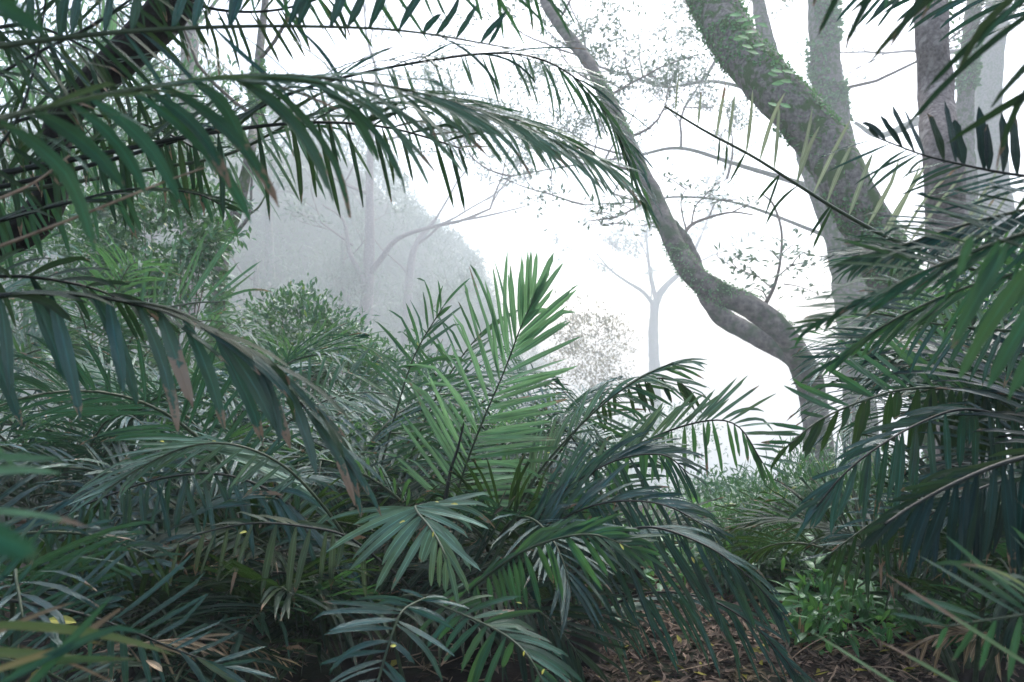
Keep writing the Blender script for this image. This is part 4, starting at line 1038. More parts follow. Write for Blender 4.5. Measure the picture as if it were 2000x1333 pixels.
simple_tree([(1690, 1180, 8.8, 66), (1685, 900, 8.8, 62), (1672, 700, 8.8, 60), (1660, 580, 8.8, 58), (1640, 470, 8.8, 54), (1605, 370, 8.8, 52), (1575, 290, 8.9, 46), (1545, 200, 9.0, 40), (1500, 90, 9.1, 30), (1470, -60, 9.2, 22)],
            "smooth grey trunk standing directly behind the thick leaning one", M_BARK, [(1500, 90, 9.1, -0.7, 0.4, 1.8), (1470, -60, 9.2, 0.5, 0.7, 1.8)])
simple_tree([(1700, 700, 9.4, 70), (1660, 420, 9.4, 66), (1630, 250, 9.4, 60), (1612, 120, 9.4, 58), (1605, -20, 9.5, 54), (1600, -200, 9.6, 44), (1597, -240, 9.6, 40)],
            "upright trunk with ragged creeper fading into fog behind the leaning one", M_BARK, moss=2600, branches= [(1620, 180, 9.4, 0.9, 0.1, 1.8), (1605, -20, 9.5, 0.8, 0.5, 2.0), (1600, -200, 9.6, -0.8, 0.5, 2.2), (1600, -200, 9.6, 0.8, 0.3, 2.2)])
simple_tree([(1880, 1150, 5.9, 88), (1872, 800, 5.9, 84), (1858, 560, 5.9, 80), (1848, 420, 5.9, 74), (1838, 300, 5.9, 74), (1828, 180, 6.0, 66), (1820, 60, 6.0, 62), (1822, -60, 6.1, 58), (1840, -260, 6.2, 50), (1850, -480, 6.4, 34)],
            "bare brown trunk beside the row of blue leaflets", M_BARK_PLAIN, moss=700, branches= [(1840, -260, 6.2, -0.7, 0.5, 2.0), (1850, -480, 6.4, 0.7, 0.5, 2.0), (1850, -480, 6.4, -0.4, 0.8, 2.0)])
simple_tree([(1900, 700, 9.2, 40), (1893, 420, 9.2, 36), (1885, 260, 9.2, 34), (1890, 120, 9.2, 30), (1905, -20, 9.3, 28), (1915, -150, 9.3, 24)],
            "thin creeper-clad trunk just behind the bare brown one", M_BARK, moss=1600, branches= [(1905, -20, 9.3, 0.9, 0.4, 1.8), (1915, -150, 9.3, -0.5, 0.6, 1.8)])
simple_tree([(1990, 760, 13, 60), (1950, 420, 13, 56), (1930, 200, 13, 50), (1950, 0, 13, 44), (1965, -100, 13.1, 38)],
            "faint broad trunk deep in the fog near the frame edge", M_BARK, [(1940, 100, 13, -0.9, 0.1, 3.0), (1950, 0, 13, 0.9, 0.4, 3.0), (1965, -100, 13.1, -0.5, 0.7, 2.0)],
            name_limbs=[[(1935, 300, 13, 26), (1880, 230, 13, 22), (1800, 235, 12.8, 18), (1720, 265, 12.6, 12), (1670, 240, 12.5, 7)]])
simple_tree([(1285, 900, 22.5, 24.8), (1278, 720, 22.5, 21.1), (1276, 640, 22.5, 18.6), (1282, 590, 22.5, 16.1), (1300, 560, 22.5, 12.4), (1340, 520, 22.6, 8.7), (1370, 460, 22.8, 5.6)],
            "faint forked tree standing in the bright mist beyond the gap", M_BARK, [(1340, 520, 22.6, 0.9, 0.2, 2.2), (1280, 590, 22.5, -0.2, 0.9, 2.4), (1370, 460, 22.8, 0.2, 0.8, 2.0), (1190, 525, 22.3, -0.8, 0.5, 1.6), (1278, 620, 22.5, -0.5, 0.8, 2.0)], foliage=5, lf=(0.10, 0.045),
            name_limbs=[[(1280, 600, 22.5, 9.9), (1255, 570, 22.4, 7.4), (1220, 548, 22.3, 5.6), (1190, 525, 22.3, 4.3), (1165, 495, 22.3, 2.5)], [(1282, 590, 22.5, 9.9), (1268, 520, 22.5, 6.8), (1262, 450, 22.5, 4.3)]])
simple_tree([(712, 900, 14.5, 40), (712, 760, 14.5, 34), (713, 660, 14.5, 30), (718, 560, 14.5, 24), (722, 470, 14.5, 20), (722, 380, 14.6, 16), (724, 280, 14.7, 12), (735, 160, 14.8, 8)],
            "grey tree with spreading limbs, the clearer of the two on the misty slope", M_BARK_PLAIN, [(722, 380, 14.6, -0.8, 0.5, 2.2), (724, 280, 14.7, 0.8, 0.4, 2.4), (735, 160, 14.8, 0.1, 0.9, 2.2), (860, 440, 14.3, 0.9, 0.2, 2.2), (690, 480, 14.5, -0.8, 0.5, 1.6)], foliage=2, lf=(0.12, 0.05),
            name_limbs=[[(716, 570, 14.5, 16), (700, 530, 14.4, 12), (682, 490, 14.4, 9), (670, 430, 14.3, 6), (630, 400, 14.3, 3)], [(718, 540, 14.5, 16), (745, 505, 14.4, 12), (780, 465, 14.3, 9), (860, 440, 14.3, 6), (960, 420, 14.2, 4), (1040, 400, 14.2, 2)]])
simple_tree([(795, 860, 17, 30), (792, 700, 17, 22), (795, 620, 17, 19), (800, 540, 17, 16), (812, 480, 17, 12), (850, 430, 17.2, 7)],
            "paler slender tree behind the grey one on the misty slope", M_BARK_PLAIN, [(812, 480, 17, 0.8, 0.4, 2.5), (800, 540, 17, -0.6, 0.7, 2.0), (850, 430, 17.2, 0.5, 0.7, 2.2)], foliage=2, lf=(0.13, 0.06))
simple_tree([(1688, 1000, 11, 50), (1680, 800, 11, 46), (1664, 600, 11, 42), (1642, 480, 11, 38), (1606, 370, 11, 34), (1576, 290, 11, 30), (1546, 200, 11, 26), (1504, 95, 11, 20), (1470, -40, 11, 15)],
            "wide-limbed tree behind the curved one, its flat leafy layers melting into the mist", M_BARK, [(1240, 305, 10.8, -0.9, 0.1, 1.5), (1110, 325, 10.7, -0.9, 0.15, 1.4), (1000, 345, 10.6, -0.9, 0.1, 1.2), (1330, 290, 10.9, 0.2, 0.5, 1.6), (1300, 170, 11, -0.8, 0.3, 1.7), (1200, 140, 11, -0.8, 0.2, 1.6), (1380, 150, 11, 0.3, 0.6, 1.6),
             (1250, 395, 11, -0.9, 0.1, 1.5), (1140, 400, 11, -0.9, 0.1, 1.3), (1470, -40, 11, -0.6, 0.6, 1.8), (1420, 350, 11, 0.1, 0.4, 1.4), (1180, 315, 10.8, 0.3, 0.4, 1.2)], foliage=6, lf=(0.062, 0.026), flat=0.18,
            name_limbs=[[(1600, 370, 11, 13.6), (1440, 322, 11, 8.7), (1330, 290, 10.9, 7.4), (1240, 305, 10.8, 5.6), (1110, 325, 10.7, 3.7), (1000, 345, 10.6, 2.5), (930, 372, 10.5, 1.2)],
                        [(1544, 200, 11, 9.9), (1400, 160, 11, 6.8), (1300, 170, 11, 5.6), (1200, 140, 11, 3.7), (1130, 150, 11, 1.9)],
                        [(1636, 470, 11, 8.7), (1450, 400, 11, 5.6), (1330, 385, 11, 5.0), (1250, 395, 11, 3.7), (1140, 400, 11, 2.5)]])
# mossy leaning tree at the mid-left with bare twigs
simple_tree([(424, 800, 6.2, 34), (426, 640, 6.2, 30), (430, 520, 6.2, 30), (440, 465, 6.2, 28), (462, 410, 6.2, 26), (478, 350, 6.2, 22), (490, 290, 6.2, 20), (500, 230, 6.3, 18), (505, 120, 6.4, 16), (520, -20, 6.5, 14), (530, -200, 6.6, 9)],
            "mossy leaning tree with bare twigs rising behind the fan-leaved palm", M_BARK, moss=900, branches= [(500, 230, 6.3, -0.8, 0.5, 1.3), (505, 120, 6.4, 0.7, 0.6, 1.4), (520, -20, 6.5, -0.7, 0.5, 1.5), (530, -200, 6.6, 0.4, 0.8, 1.5)], foliage=2,
            name_limbs=[[(440, 480, 6.2, 10), (470, 445, 6.1, 8), (488, 415, 6.1, 6), (492, 350, 6.1, 5), (505, 300, 6.1, 3)], [(488, 418, 6.1, 5), (505, 405, 6.0, 4), (520, 380, 6.0, 3), (535, 355, 6.0, 1.5)]])
simple_tree([(370, 620, 9.4, 40), (372, 400, 9.4, 36), (368, 200, 9.4, 34), (372, 60, 9.4, 32), (380, -120, 9.5, 26)],
            "pale lichen-grey trunk seen behind the glossy bush", M_BARK_PLAIN, [(368, 200, 9.4, -0.9, 0.4, 2.0), (372, 60, 9.4, 0.8, 0.5, 2.0), (372, 300, 9.4, -0.8, 0.3, 1.6), (380, -120, 9.5, -0.6, 0.7, 2.0), (380, -120, 9.5, 0.6, 0.7, 2.0)], foliage=4)
# black silhouetted limb close by
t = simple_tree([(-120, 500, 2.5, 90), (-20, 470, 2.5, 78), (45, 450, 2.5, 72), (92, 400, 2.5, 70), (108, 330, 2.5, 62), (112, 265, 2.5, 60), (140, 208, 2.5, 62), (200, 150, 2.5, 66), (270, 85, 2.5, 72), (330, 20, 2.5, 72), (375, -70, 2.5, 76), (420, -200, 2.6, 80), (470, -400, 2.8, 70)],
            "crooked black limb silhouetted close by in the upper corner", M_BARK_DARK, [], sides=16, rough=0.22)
tw, sites = [], []
top = np.array(at(470, -400, 2.8))
for k in range(9):
    a = k * 0.698 + rng.normal(0, 0.15)
    grow(top, (math.cos(a) + 0.25, math.sin(a) * 0.8 - 0.15, 0.5), rng.uniform(3.6, 5.4), 0.06, 3, tw, sites, flat=0.35, kids=4, upb=0.04)
def in_view(V):
    y = np.maximum(V[:, 1], 1e-3)
    return np.any((V[:, 1] > 0.05) & (np.abs(V[:, 0] / y) < 0.70) & (np.abs((V[:, 2] - EYE) / y) < 0.47))
tw = [q for q in tw if not in_view(q[0])]
twig_part(tw, M_BARK_DARK, t)
sites = [q for q in sites if q[0][2] > 3.0 + 0.43 * max(0.0, q[0][1]) and q[0][1] < 3.6]
stuff_part("crown", [rosettes(sites, 12, 0.34, 0.17, K=1, jitter=0.22)], M_TREE, t)  # overhead crown out of view, added to shade the near fog and ground
print("overhead sites", len(sites))

# ---------------------------------------------------------------- shrubs and forest mass
def blob_sites(cx, cy, cz, rx, ry, rz, n, shell=0.55):
    v = norm(rng.normal(0, 1, (n, 3)))
    r = shell + (1 - shell) * rng.random((n, 1)) ** 0.7
    # lobes
    lob = np.array([1 + 0.75 * noise.noise(Vector(v[i] * 1.8 + np.array([cx, cy, cz]))) + 0.2 * noise.noise(Vector(v[i] * 4.5 + np.array([cy, cx, cz]))) for i in range(n)])[:, None]
    return np.array([cx, cy, cz]) + v * r * lob * np.array([rx, ry, rz]), v

def shrub(name, label, cat, centre, size, n, ln, w, mat, prof='broad', stems=5, group=None, K=2, droop=0.3, out=0.7, twigs=8, up=0.2):
    c = centre; gz = ground_z(c[0], c[1])
    d_near = c[1] if c[1] < 5.4 else 5.4 + (c[1] - 5.4) / 11.0
    k_ = c[1] / d_near
    size = tuple(q * k_ for q in size); ln *= k_ ** 0.8; w *= k_ ** 0.8
    t = empty(name, (c[0], c[1], gz), label, cat, group)
    for k in range(stems):
        a = rng.uniform(0, 6.28); rr = rng.uniform(0.3, 0.8)
        top = np.array([c[0] + math.cos(a) * size[0] * rr, c[1] + math.sin(a) * size[1] * rr, c[2] + size[2] * rng.uniform(0.2, 0.85)])
        b = np.array([c[0] + rng.normal(0, 0.06), c[1] + rng.normal(0, 0.06), gz - 0.05])
        mid = (b + top) / 2 + rng.normal(0, 0.08, 3)
        path = spline([b, mid, top], 10)
        V, f, U = tube(path, np.linspace(0.014, 0.004, len(path)), 5)
        mesh_obj("stem", V, f, M_TWIG, t, smooth=True)
    P, v = blob_sites(c[0], c[1], c[2], size[0], size[1], size[2], n)
    # clump the leaves round twig ends so that gaps show
    nc = max(8, n // 18)
    C, cv = blob_sites(c[0], c[1], c[2], size[0], size[1], size[2], nc, shell=0.45)
    idx = rng.integers(0, nc, n)
    sp = max(size) * 0.13
    P = C[idx] + rng.normal(0, 1, (n, 3)) * sp * np.array([1, 1, 0.55])
    P[:, 2] = np.maximum(P[:, 2], gz + 0.03)
    d = cv[idx] * out + rng.normal(0, 0.6, (n, 3)) + np.array([0, 0, up])
    nh = np.array([0, -0.25, 1.0]) + rng.normal(0, 0.4, (n, 3))
    V, U, A = leaf_batch(P, d, nh, ln * rng.uniform(0.6, 1.25, n), w * rng.uniform(0.7, 1.2, n), droop, K=K, prof=prof, fold=0.12,
                         yellow=np.where(rng.random(n) < 0.015, 0.7, 0.0))
    stuff_part("foliage", [(V, U, A, K)], mat, t)
    return t

shrub("bush", "glossy dark-leaved bush behind the stiff fan of leaflets", "bush", at(320, 465, 5.75), (0.55, 0.45, 0.50), 4200, 0.085, 0.030, M_BUSH)
shrub("bush", "dense bush below the broken end of the black limb", "bush", at(130, 490, 5.85), (0.60, 0.5, 0.42), 4200, 0.085, 0.028, M_BUSH)
shrub("bush", "tall leafy bush filling the corner behind the hanging dark fronds", "bush", at(110, 250, 6.2), (1.1, 0.8, 1.0), 5200, 0.10, 0.034, M_BUSH)
shrub("bush", "airy bush around the pale lichen-grey trunk", "bush", at(330, 230, 6.8), (0.8, 0.7, 0.9), 3000, 0.10, 0.034, M_BUSH)
shrub("bush", "rounded small-leaved shrub on the near edge of the misty slope", "bush", at(590, 655, 5.85), (0.42, 0.42, 0.34), 4200, 0.062, 0.024, M_BUSH)
shrub("bush", "low sprawling shrub sloping down from the rounded one towards the central palm", "bush", at(700, 740, 5.8), (0.46, 0.45, 0.30), 3800, 0.062, 0.024, M_BUSH)
shrub("bush", "low pale green shrub behind the central palm", "bush", at(850, 850, 5.8), (0.8, 0.5, 0.35), 5000, 0.055, 0.026, M_HERB)
shrub("bush", "rust-tinged shrub glowing faintly in mist beside the upright frond", "bush", at(1155, 690, 11.5), (0.62, 0.6, 0.62), 3400, 0.085, 0.035, M_RUST)
shrub("bush", "misty shrub at the foot of the faint forked tree", "bush", at(1240, 850, 11.0), (1.0, 0.8, 0.45), 2600, 0.09, 0.035, M_BUSH)
shrub("bamboo_shrub", "feathery bamboo-leaved shrub in the gap below the crisp green frond", "shrub", at(1560, 1015, 5.45), (0.44, 0.4, 0.42), 7000, 0.085, 0.011, M_BUSH, prof='needle', droop=0.8)
shrub("bamboo_shrub", "darker bamboo-leaved shrub spilling over behind the dipping central frond", "shrub", at(1480, 1080, 5.2), (0.42, 0.35, 0.32), 6000, 0.08, 0.011, M_BUSH, prof='needle', droop=0.8)
shrub("bamboo_shrub", "bamboo-leaved shrub shaded by the hanging silvery leaflets", "shrub", at(1690, 1010, 5.3), (0.45, 0.35, 0.42), 5500, 0.085, 0.012, M_BUSH, prof='needle', droop=0.8)
shrub("bush", "dim undergrowth bush beneath the fronds at the frame edge", "bush", at(1900, 1130, 4.4), (0.5, 0.4, 0.4), 1800, 0.08, 0.03, M_BUSH)
shrub("bush", "pale fog-veiled brush where the ground drops away in the gap", "bush", at(1440, 1000, 5.9), (0.62, 0.6, 0.26), 7000, 0.055, 0.02, M_BUSH)

# the wooded hillside: one uncountable mass of foliage with some single trees
def wooded_slope():
    bat = []
    n = 85000
    xs = rng.uniform(-135, 46, n); ys = 50 + 130 * rng.random(n) ** 0.8 + 1.7 * np.maximum(0, xs + 44)
    P = []
    for x, y in zip(xs, ys):
        g = ground_z(x, y)
        h = 17.0 * max(0, noise.noise(Vector((x * 0.08, y * 0.06, 2.0))) + 0.40)
        P.append((x, y, g + rng.random() ** 0.6 * max(2.0, h)))
    P = np.array(P)
    d = rng.normal(0, 1, (n, 3)); nh = np.array([0, -0.9, 0.6]) + rng.normal(0, 0.5, (n, 3))
    V, U, A = leaf_batch(P, d, nh, rng.uniform(0.6, 1.7, n) * P[:, 1] / 95, rng.uniform(0.35, 0.8, n) * P[:, 1] / 95, 0.3, K=1, prof='obovate', fold=0.1)
    V2, f, U2, A2 = join_leaves([(V, U, A, 1)])
    o = mesh_obj("undergrowth", V2, f, M_TREE, uvs=U2, leaf=A2)
    tag(o, "dense undergrowth covering the fogbound hillside", "undergrowth", kind='stuff')
wooded_slope()
far = [(-57, 88, 25.0), (-41, 92, 26), (-31, 96, 20), (-25, 118, 24), (-12, 118, 20), (-2, 140, 20), (-48, 128, 22), (10, 150, 17), (-20, 100, 17), (-8, 155, 22), (22, 165, 17), (-36, 120, 24), (4, 175, 22), (16, 190, 24), (30, 205, 24), (-6, 130, 18), (44, 215, 26)]
fl = ["nearest the frame edge", "behind the mossy leaning tree", "above the rounded small-leaved shrub", "between the mossy tree and the grey one",
      "directly behind the grey spreading tree", "behind the slender pale tree", "high on the slope above the mossy tree", "where the slope runs out into white", "low on the slope left of the grey one", "high behind the slender pale one", "far out, barely darker than the mist", "dim on the middle of the slope", "behind the edge of the slope", "almost lost beyond the edge of the slope", "a pale ghost beyond the rust-tinged shrub", "at the bright foot of the slope", "the faintest of all, beside the forked tree"]
for (x, y, h), where in zip(far, fl):
    gz = ground_z(x, y)
    t = empty("tree", (x, y, gz), "fogbound round-crowned tree " + where, "tree", "trees on the fogbound hillside")
    path = spline([(x, y, gz - 0.2), (x + rng.normal(0, 0.15), y, gz + h * 0.4), (x + rng.normal(0, 0.3), y, gz + h * 0.85)], 14)
    V, f, U = tube(path, np.linspace(0.75, 0.27, len(path)), 8, rough=0.1)
    mesh_obj("trunk", V, f, M_BARK, t, smooth=True)
    tw, sites = [], []
    for k in range(5):
        a = rng.uniform(0, 6.28)
        grow(path[rng.integers(6, 14)], (math.cos(a), math.sin(a), 0.5), h * 0.33, 0.2, 2, tw, sites, kids=3)
    twig_part(tw, M_TWIG, t)
    stuff_part("crown", [rosettes(sites, 9, 1.15, 0.6, K=1, jitter=0.75)], M_TREE, t)

def thicket():
    """forest leaves beside, behind and above, out of view, added to shade the near fog"""
    P = []
    while len(P) < 15000:
        a = rng.uniform(0, 2 * math.pi); r = rng.uniform(2.6, 9.5); z = rng.uniform(-0.1, 8.5)
        x, y = math.sin(a) * r, math.cos(a) * r
        if abs(x) < 0.80 * max(y, 0) + 2.0 and y > -2.2: continue
        if noise.noise(Vector((x * 0.5, y * 0.5, z * 0.5))) < -0.12: continue
        P.append((x, y, z))
    P = np.array(P); n = len(P)
    V, U, A = leaf_batch(P, rng.normal(0, 1, (n, 3)), rng.normal(0, 1, (n, 3)), rng.uniform(0.25, 0.6, n), rng.uniform(0.10, 0.24, n), 0.4, K=1, prof='obovate', fold=0.1)
    V2, f, U2, A2 = join_leaves([(V, U, A, 1)])
    o = mesh_obj("unseen_shade_foliage", V2, f, M_TREE, uvs=U2, leaf=A2)
    tag(o, "unseen forest foliage added beside and behind the viewpoint to block skylight", "foliage", kind='stuff')
thicket()

# ---------------------------------------------------------------- undergrowth plants on the near ground
def herb(px, d, h, n, ln, w, label, name="leafy_plant", mat=None, lean=0.0):
    b = gbase(px, d)
    t = empty(name, b, label, "plant", "broad-leaved seedlings at the edge of the litter")
    path = spline([b + Vector((0, 0, -0.03)), b + Vector((lean * 0.4, 0, h * 0.5)), b + Vector((lean, 0, h))], 10)
    V, f, U = tube(path, np.linspace(0.005, 0.002, len(path)), 5)
    mesh_obj("stem", V, f, M_TWIG, t, smooth=True)
    for k in range(n):
        q = 0.2 + 0.8 * k / n; i = int(q * 10)
        a = k * 2.4 + rng.normal(0, 0.3)
        Vb, Ub, Ab = leaf_batch([path[i]], [(math.cos(a), math.sin(a), 0.35 + 0.4 * q)], [(0, -0.3, 1)], [ln * rng.uniform(0.7, 1.15)], [w * rng.uniform(0.8, 1.1)], [0.7], K=5, prof='broad', fold=0.12)
        mesh_obj("leaf", Vb[0], leaf_faces(5), mat or M_HERB, t, origin=Vb[0][1], uvs=Ub[0], leaf=Ab[0], smooth=True)

herbs = [(1592, 4.7, 0.42, 12, 0.17, 0.05, "tall thin-stemmed seedling with long bright leaves beside the dry sheath"),
         (1560, 4.5, 0.22, 8, 0.12, 0.035, "short bright seedling at the edge of the brown litter"),
         (1655, 4.8, 0.30, 9, 0.15, 0.07, "broad dull-leaved plant behind the tall seedling"),
         (1700, 5.2, 0.42, 10, 0.18, 0.08, "broad-leaved plant under the thin hanging leaflets"),
         (1525, 5.0, 0.20, 8, 0.11, 0.05, "low round-leaved plant by the fallen dry frond"),
         (1610, 4.25, 0.14, 9, 0.10, 0.025, "tiny lime green sprout in front of the tall seedling"),
         (1760, 4.8, 0.35, 9, 0.16, 0.06, "leafy plant in shade behind the corner palm"),
         (1500, 5.5, 0.30, 9, 0.13, 0.06, "round-leaved plant below the bamboo-leaved shrub"),
         (1100, 4.3, 0.22, 8, 0.12, 0.05, "bright seedling in the dark under the deep green frond"),
         (1215, 4.4, 0.16, 8, 0.11, 0.045, "low seedling between the dark fronds and the brown litter"),
         (1650, 4.2, 0.10, 8, 0.09, 0.03, "low sprout behind the yellow streaked blade"),
         (430, 3.5, 0.12, 8, 0.07, 0.03, "small trailing seedling in the dark hollow under the hanging leaflets")]
for h in herbs: herb(*h)

def fern(px, d, label, n=7, ln=0.4):
    b = gbase(px, d)
    t = empty("fern", b, label, "fern")
    for k in range(n):
        a = k * 6.283 / n + rng.normal(0, 0.2)
        pts = []
        p_ = np.array(b) + np.array([0, 0, 0.02]); e = 1.15
        for i in range(12):
            pts.append(p_.copy()); p_ = p_ + np.array([math.cos(a) * math.cos(e), math.sin(a) * math.cos(e), math.sin(e)]) * ln / 12; e -= 0.11
        path = np.array(pts)
        V, f, U = tube(path, np.linspace(0.004, 0.0015, len(path)), 4)
        fr = mesh_obj("frond", V, f, M_RACHIS, t, origin=path[0], smooth=True)
        T = norm(np.gradient(path, axis=0))
        for sg in (-1, 1):
            m = 14
            q = np.linspace(1.5, 10.9, m); i0 = q.astype(int); fq = (q - i0)[:, None]
            bs = path[i0] * (1 - fq) + path[np.minimum(i0 + 1, 11)] * fq
            S_ = norm(np.cross(T[i0], np.array([[0, 0, 1.0]])))
            dd = S_ * sg + T[i0] * 0.35
            L = ln * 0.26 * np.interp(q, [1.5, 4, 10.9], [0.7, 1, 0.2])
            Vb, Ub, Ab = leaf_batch(bs, dd, np.cross(S_, T[i0]), L, 0.018, 0.2, K=3, prof='needle', fold=0.1)
            for i in range(m):
                mesh_obj("leaflet", Vb[i], leaf_faces(3), M_HERB, fr, origin=Vb[i][1], uvs=Ub[i], leaf=Ab[i], smooth=True)
fern(1650, 4.75, "green fern between the seedlings and the thin hanging leaflets")
fern(1590, 5.1, "pale fern arching beside the bamboo-leaved shrub")

# litter: dry leaves and sticks nobody could count
def litter():
    n = 9000
    xs = rng.uniform(-3.2, 3.4, n); ys = rng.uniform(2.6, 7.5, n)
    k = n // 2
    xs[:k] = rng.uniform(0.3, 2.2, k); ys[:k] = rng.uniform(3.5, 5.6, k)
    P = np.array([(x, y, ground_z(x, y) + 0.004 + rng.random() * 0.022) for x, y in zip(xs, ys)])
    a = rng.uniform(0, 6.28, n)
    d = np.stack([np.cos(a), np.sin(a), rng.normal(0.12, 0.22, n)], axis=1)
    nh = np.array([0, 0, 1.0]) + rng.normal(0, 0.35, (n, 3))
    V, U, A = leaf_batch(P, d, nh, rng.uniform(0.035, 0.095, n), rng.uniform(0.018, 0.042, n), rng.normal(0, 1.2, n), K=2, prof='broad', fold=0.3, yellow=np.where(rng.random(n) < 0.04, 0.6, 0.0))
    V2, f, U2, A2 = join_leaves([(V, U, A, 2)])
    o = mesh_obj("leaf_litter", V2, f, M_LITTER, uvs=U2, leaf=A2, smooth=True)
    tag(o, "brown fallen leaves carpeting the soil of the gap", "leaf litter", kind='stuff')
    tw = []
    for i in range(150):
        x = rng.uniform(-2.5, 2.6); y = rng.uniform(3.2, 5.6); a = rng.uniform(0, 6.28); L = rng.uniform(0.15, 0.55)
        p0 = np.array([x, y, ground_z(x, y) + 0.02]); p2 = p0 + np.array([math.cos(a) * L, math.sin(a) * L, rng.uniform(0, 0.08)])
        tw.append(tube(spline([p0, (p0 + p2) / 2 + rng.normal(0, 0.02, 3), p2], 5), np.linspace(0.004, 0.002, 6), 4))
    V, f, U = join(tw)
    o = mesh_obj("twig_litter", V, f, M_RACHIS_DRY, smooth=True)
    tag(o, "thin dry twigs strewn through the fallen leaves", "twig litter", kind='stuff')
litter()

def ground_cover():
    bat = []
    C = []
    for k in range(560):
        d = rng.uniform(4.05, 7.0); px = rng.uniform(1480, 2000) if rng.random() < 0.8 else rng.uniform(1180, 1480)
        if px < 1545 and d < 4.9: continue
        b = gbase_plain(px, d)
        h = rng.uniform(0.03, 0.28)
        for q in range(rng.integers(6, 16)):
            C.append((b[0] + rng.normal(0, 0.05), b[1] + rng.normal(0, 0.05), b[2] + h * rng.uniform(0.3, 1.1)))
    P = np.array(C); n = len(P)
    d = rng.normal(0, 0.8, (n, 3)) + np.array([0, 0, 0.35])
    V, U, A = leaf_batch(P, d, np.array([0, -0.3, 1.0]) + rng.normal(0, 0.35, (n, 3)), rng.uniform(0.05, 0.14, n), rng.uniform(0.018, 0.055, n), 0.6, K=3, prof='broad', fold=0.12)
    V2, f, U2, A2 = join_leaves([(V, U, A, 3)])
    o = mesh_obj("ground_cover", V2, f, M_HERB, uvs=U2, leaf=A2, smooth=True)
    tag(o, "low green ground cover growing along the far side of the litter", "ground cover", kind='stuff')
def gbase_plain(px, d):
    x = (px - 1000) / F * d
    return (x, d, ground_z(x, d))
ground_cover()

# dead fronds lying and hanging in the thicket
def dead_frond(pts, label, n=14, ln=(90, 110, 60), w=(8, 8, 6), a1=(-40, -30), a2=(-120, -150), r=(3.5, 1.5), mat=None):
    d0 = pts[0][2]
    t = empty("dead_frond", at(*pts[0]), label, "dead frond")
    path = spline([at(*p_) for p_ in pts], 24)
    V, f, U = tube(path, np.linspace(r[0] * d0 / F, r[1] * d0 / F, len(path)), 6)
    mesh_obj("stalk", V, f, M_RACHIS_DRY, t, smooth=True)
    for ang in (a1, a2):
        if ang is None: continue
        q = np.linspace(3, 23, n).astype(int)
        an = np.radians(np.linspace(ang[0], ang[1], n) + rng.normal(0, 10, n))
        dd = np.stack([np.cos(an), rng.normal(0, 0.3, n), np.sin(an)], axis=1)
        L = np.interp(np.linspace(0, 1, n), np.linspace(0, 1, len(ln)), ln) * d0 / F * rng.uniform(0.6, 1.1, n)
        W = np.interp(np.linspace(0, 1, n), np.linspace(0, 1, len(w)), w) * d0 / F
        Vb, Ub, Ab = leaf_batch(path[q], dd, np.array([0, -0.7, 0.6]) + rng.normal(0, 0.4, (n, 3)), L, W, 0.5, K=5, fold=0.3)
        for i in range(n):
            mesh_obj("leaflet", Vb[i], leaf_faces(5), mat or M_DRY, t, origin=Vb[i][1], uvs=Ub[i], leaf=Ab[i], smooth=True)
dead_frond([(150, 1290, 2.6), (250, 1262, 2.6), (380, 1248, 2.7), (480, 1262, 2.75), (560, 1290, 2.8)], "dry tan frond fanning out below the silvery corner leaflets", n=14, ln=(90, 110, 60), a1=(5, -25), a2=(-60, -35))
dead_frond([(250, 1090, 3.4), (330, 1060, 3.4), (420, 1065, 3.4), (520, 1100, 3.4)], "dead brown frond in the dark hollow behind the hanging leaflets", n=16, a1=(20, -30), a2=(-80, -60))
dead_frond([(1480, 1150, 4.7), (1540, 1180, 4.6), (1600, 1190, 4.5), (1690, 1180, 4.5)], "bleached frond lying across the litter at the edge of the gap", n=12, a1=(-20, 10), a2=(200, 170), ln=(70, 70, 40))
dead_frond([(1565, 1235, 4.2), (1560, 1260, 4.15), (1562, 1300, 4.1), (1570, 1350, 4.0)], "pale split frond sheath standing at the edge of the litter", n=7, a1=(75, 60), a2=(-100, -80), ln=(50, 70, 50), w=(12, 14, 12))
dead_frond([(1980, 1250, 3.3), (1900, 1235, 3.3), (1840, 1240, 3.3), (1790, 1260, 3.3)], "withered tan frond slumped behind the corner palm", n=12, a1=(170, 200), a2=(-100, -130), ln=(80, 80, 50), w=(12, 12, 9))
dead_frond([(-120, 430, 1.25), (0, 388, 1.25), (75, 352, 1.3), (135, 305, 1.3)], "thin dry stalk slanting up across the black limb, the upper of two", n=2, ln=(20, 20), w=(4, 4), a2=None, r=(3.5, 2))
dead_frond([(-120, 520, 1.15), (0, 481, 1.2), (130, 432, 1.2), (260, 380, 1.25), (330, 352, 1.3), (400, 328, 1.3)], "long dry stalk slanting up under the broad green leaflets", n=3, ln=(30, 30), w=(5, 5), a1=(30, 25), a2=None, r=(4.5, 2))

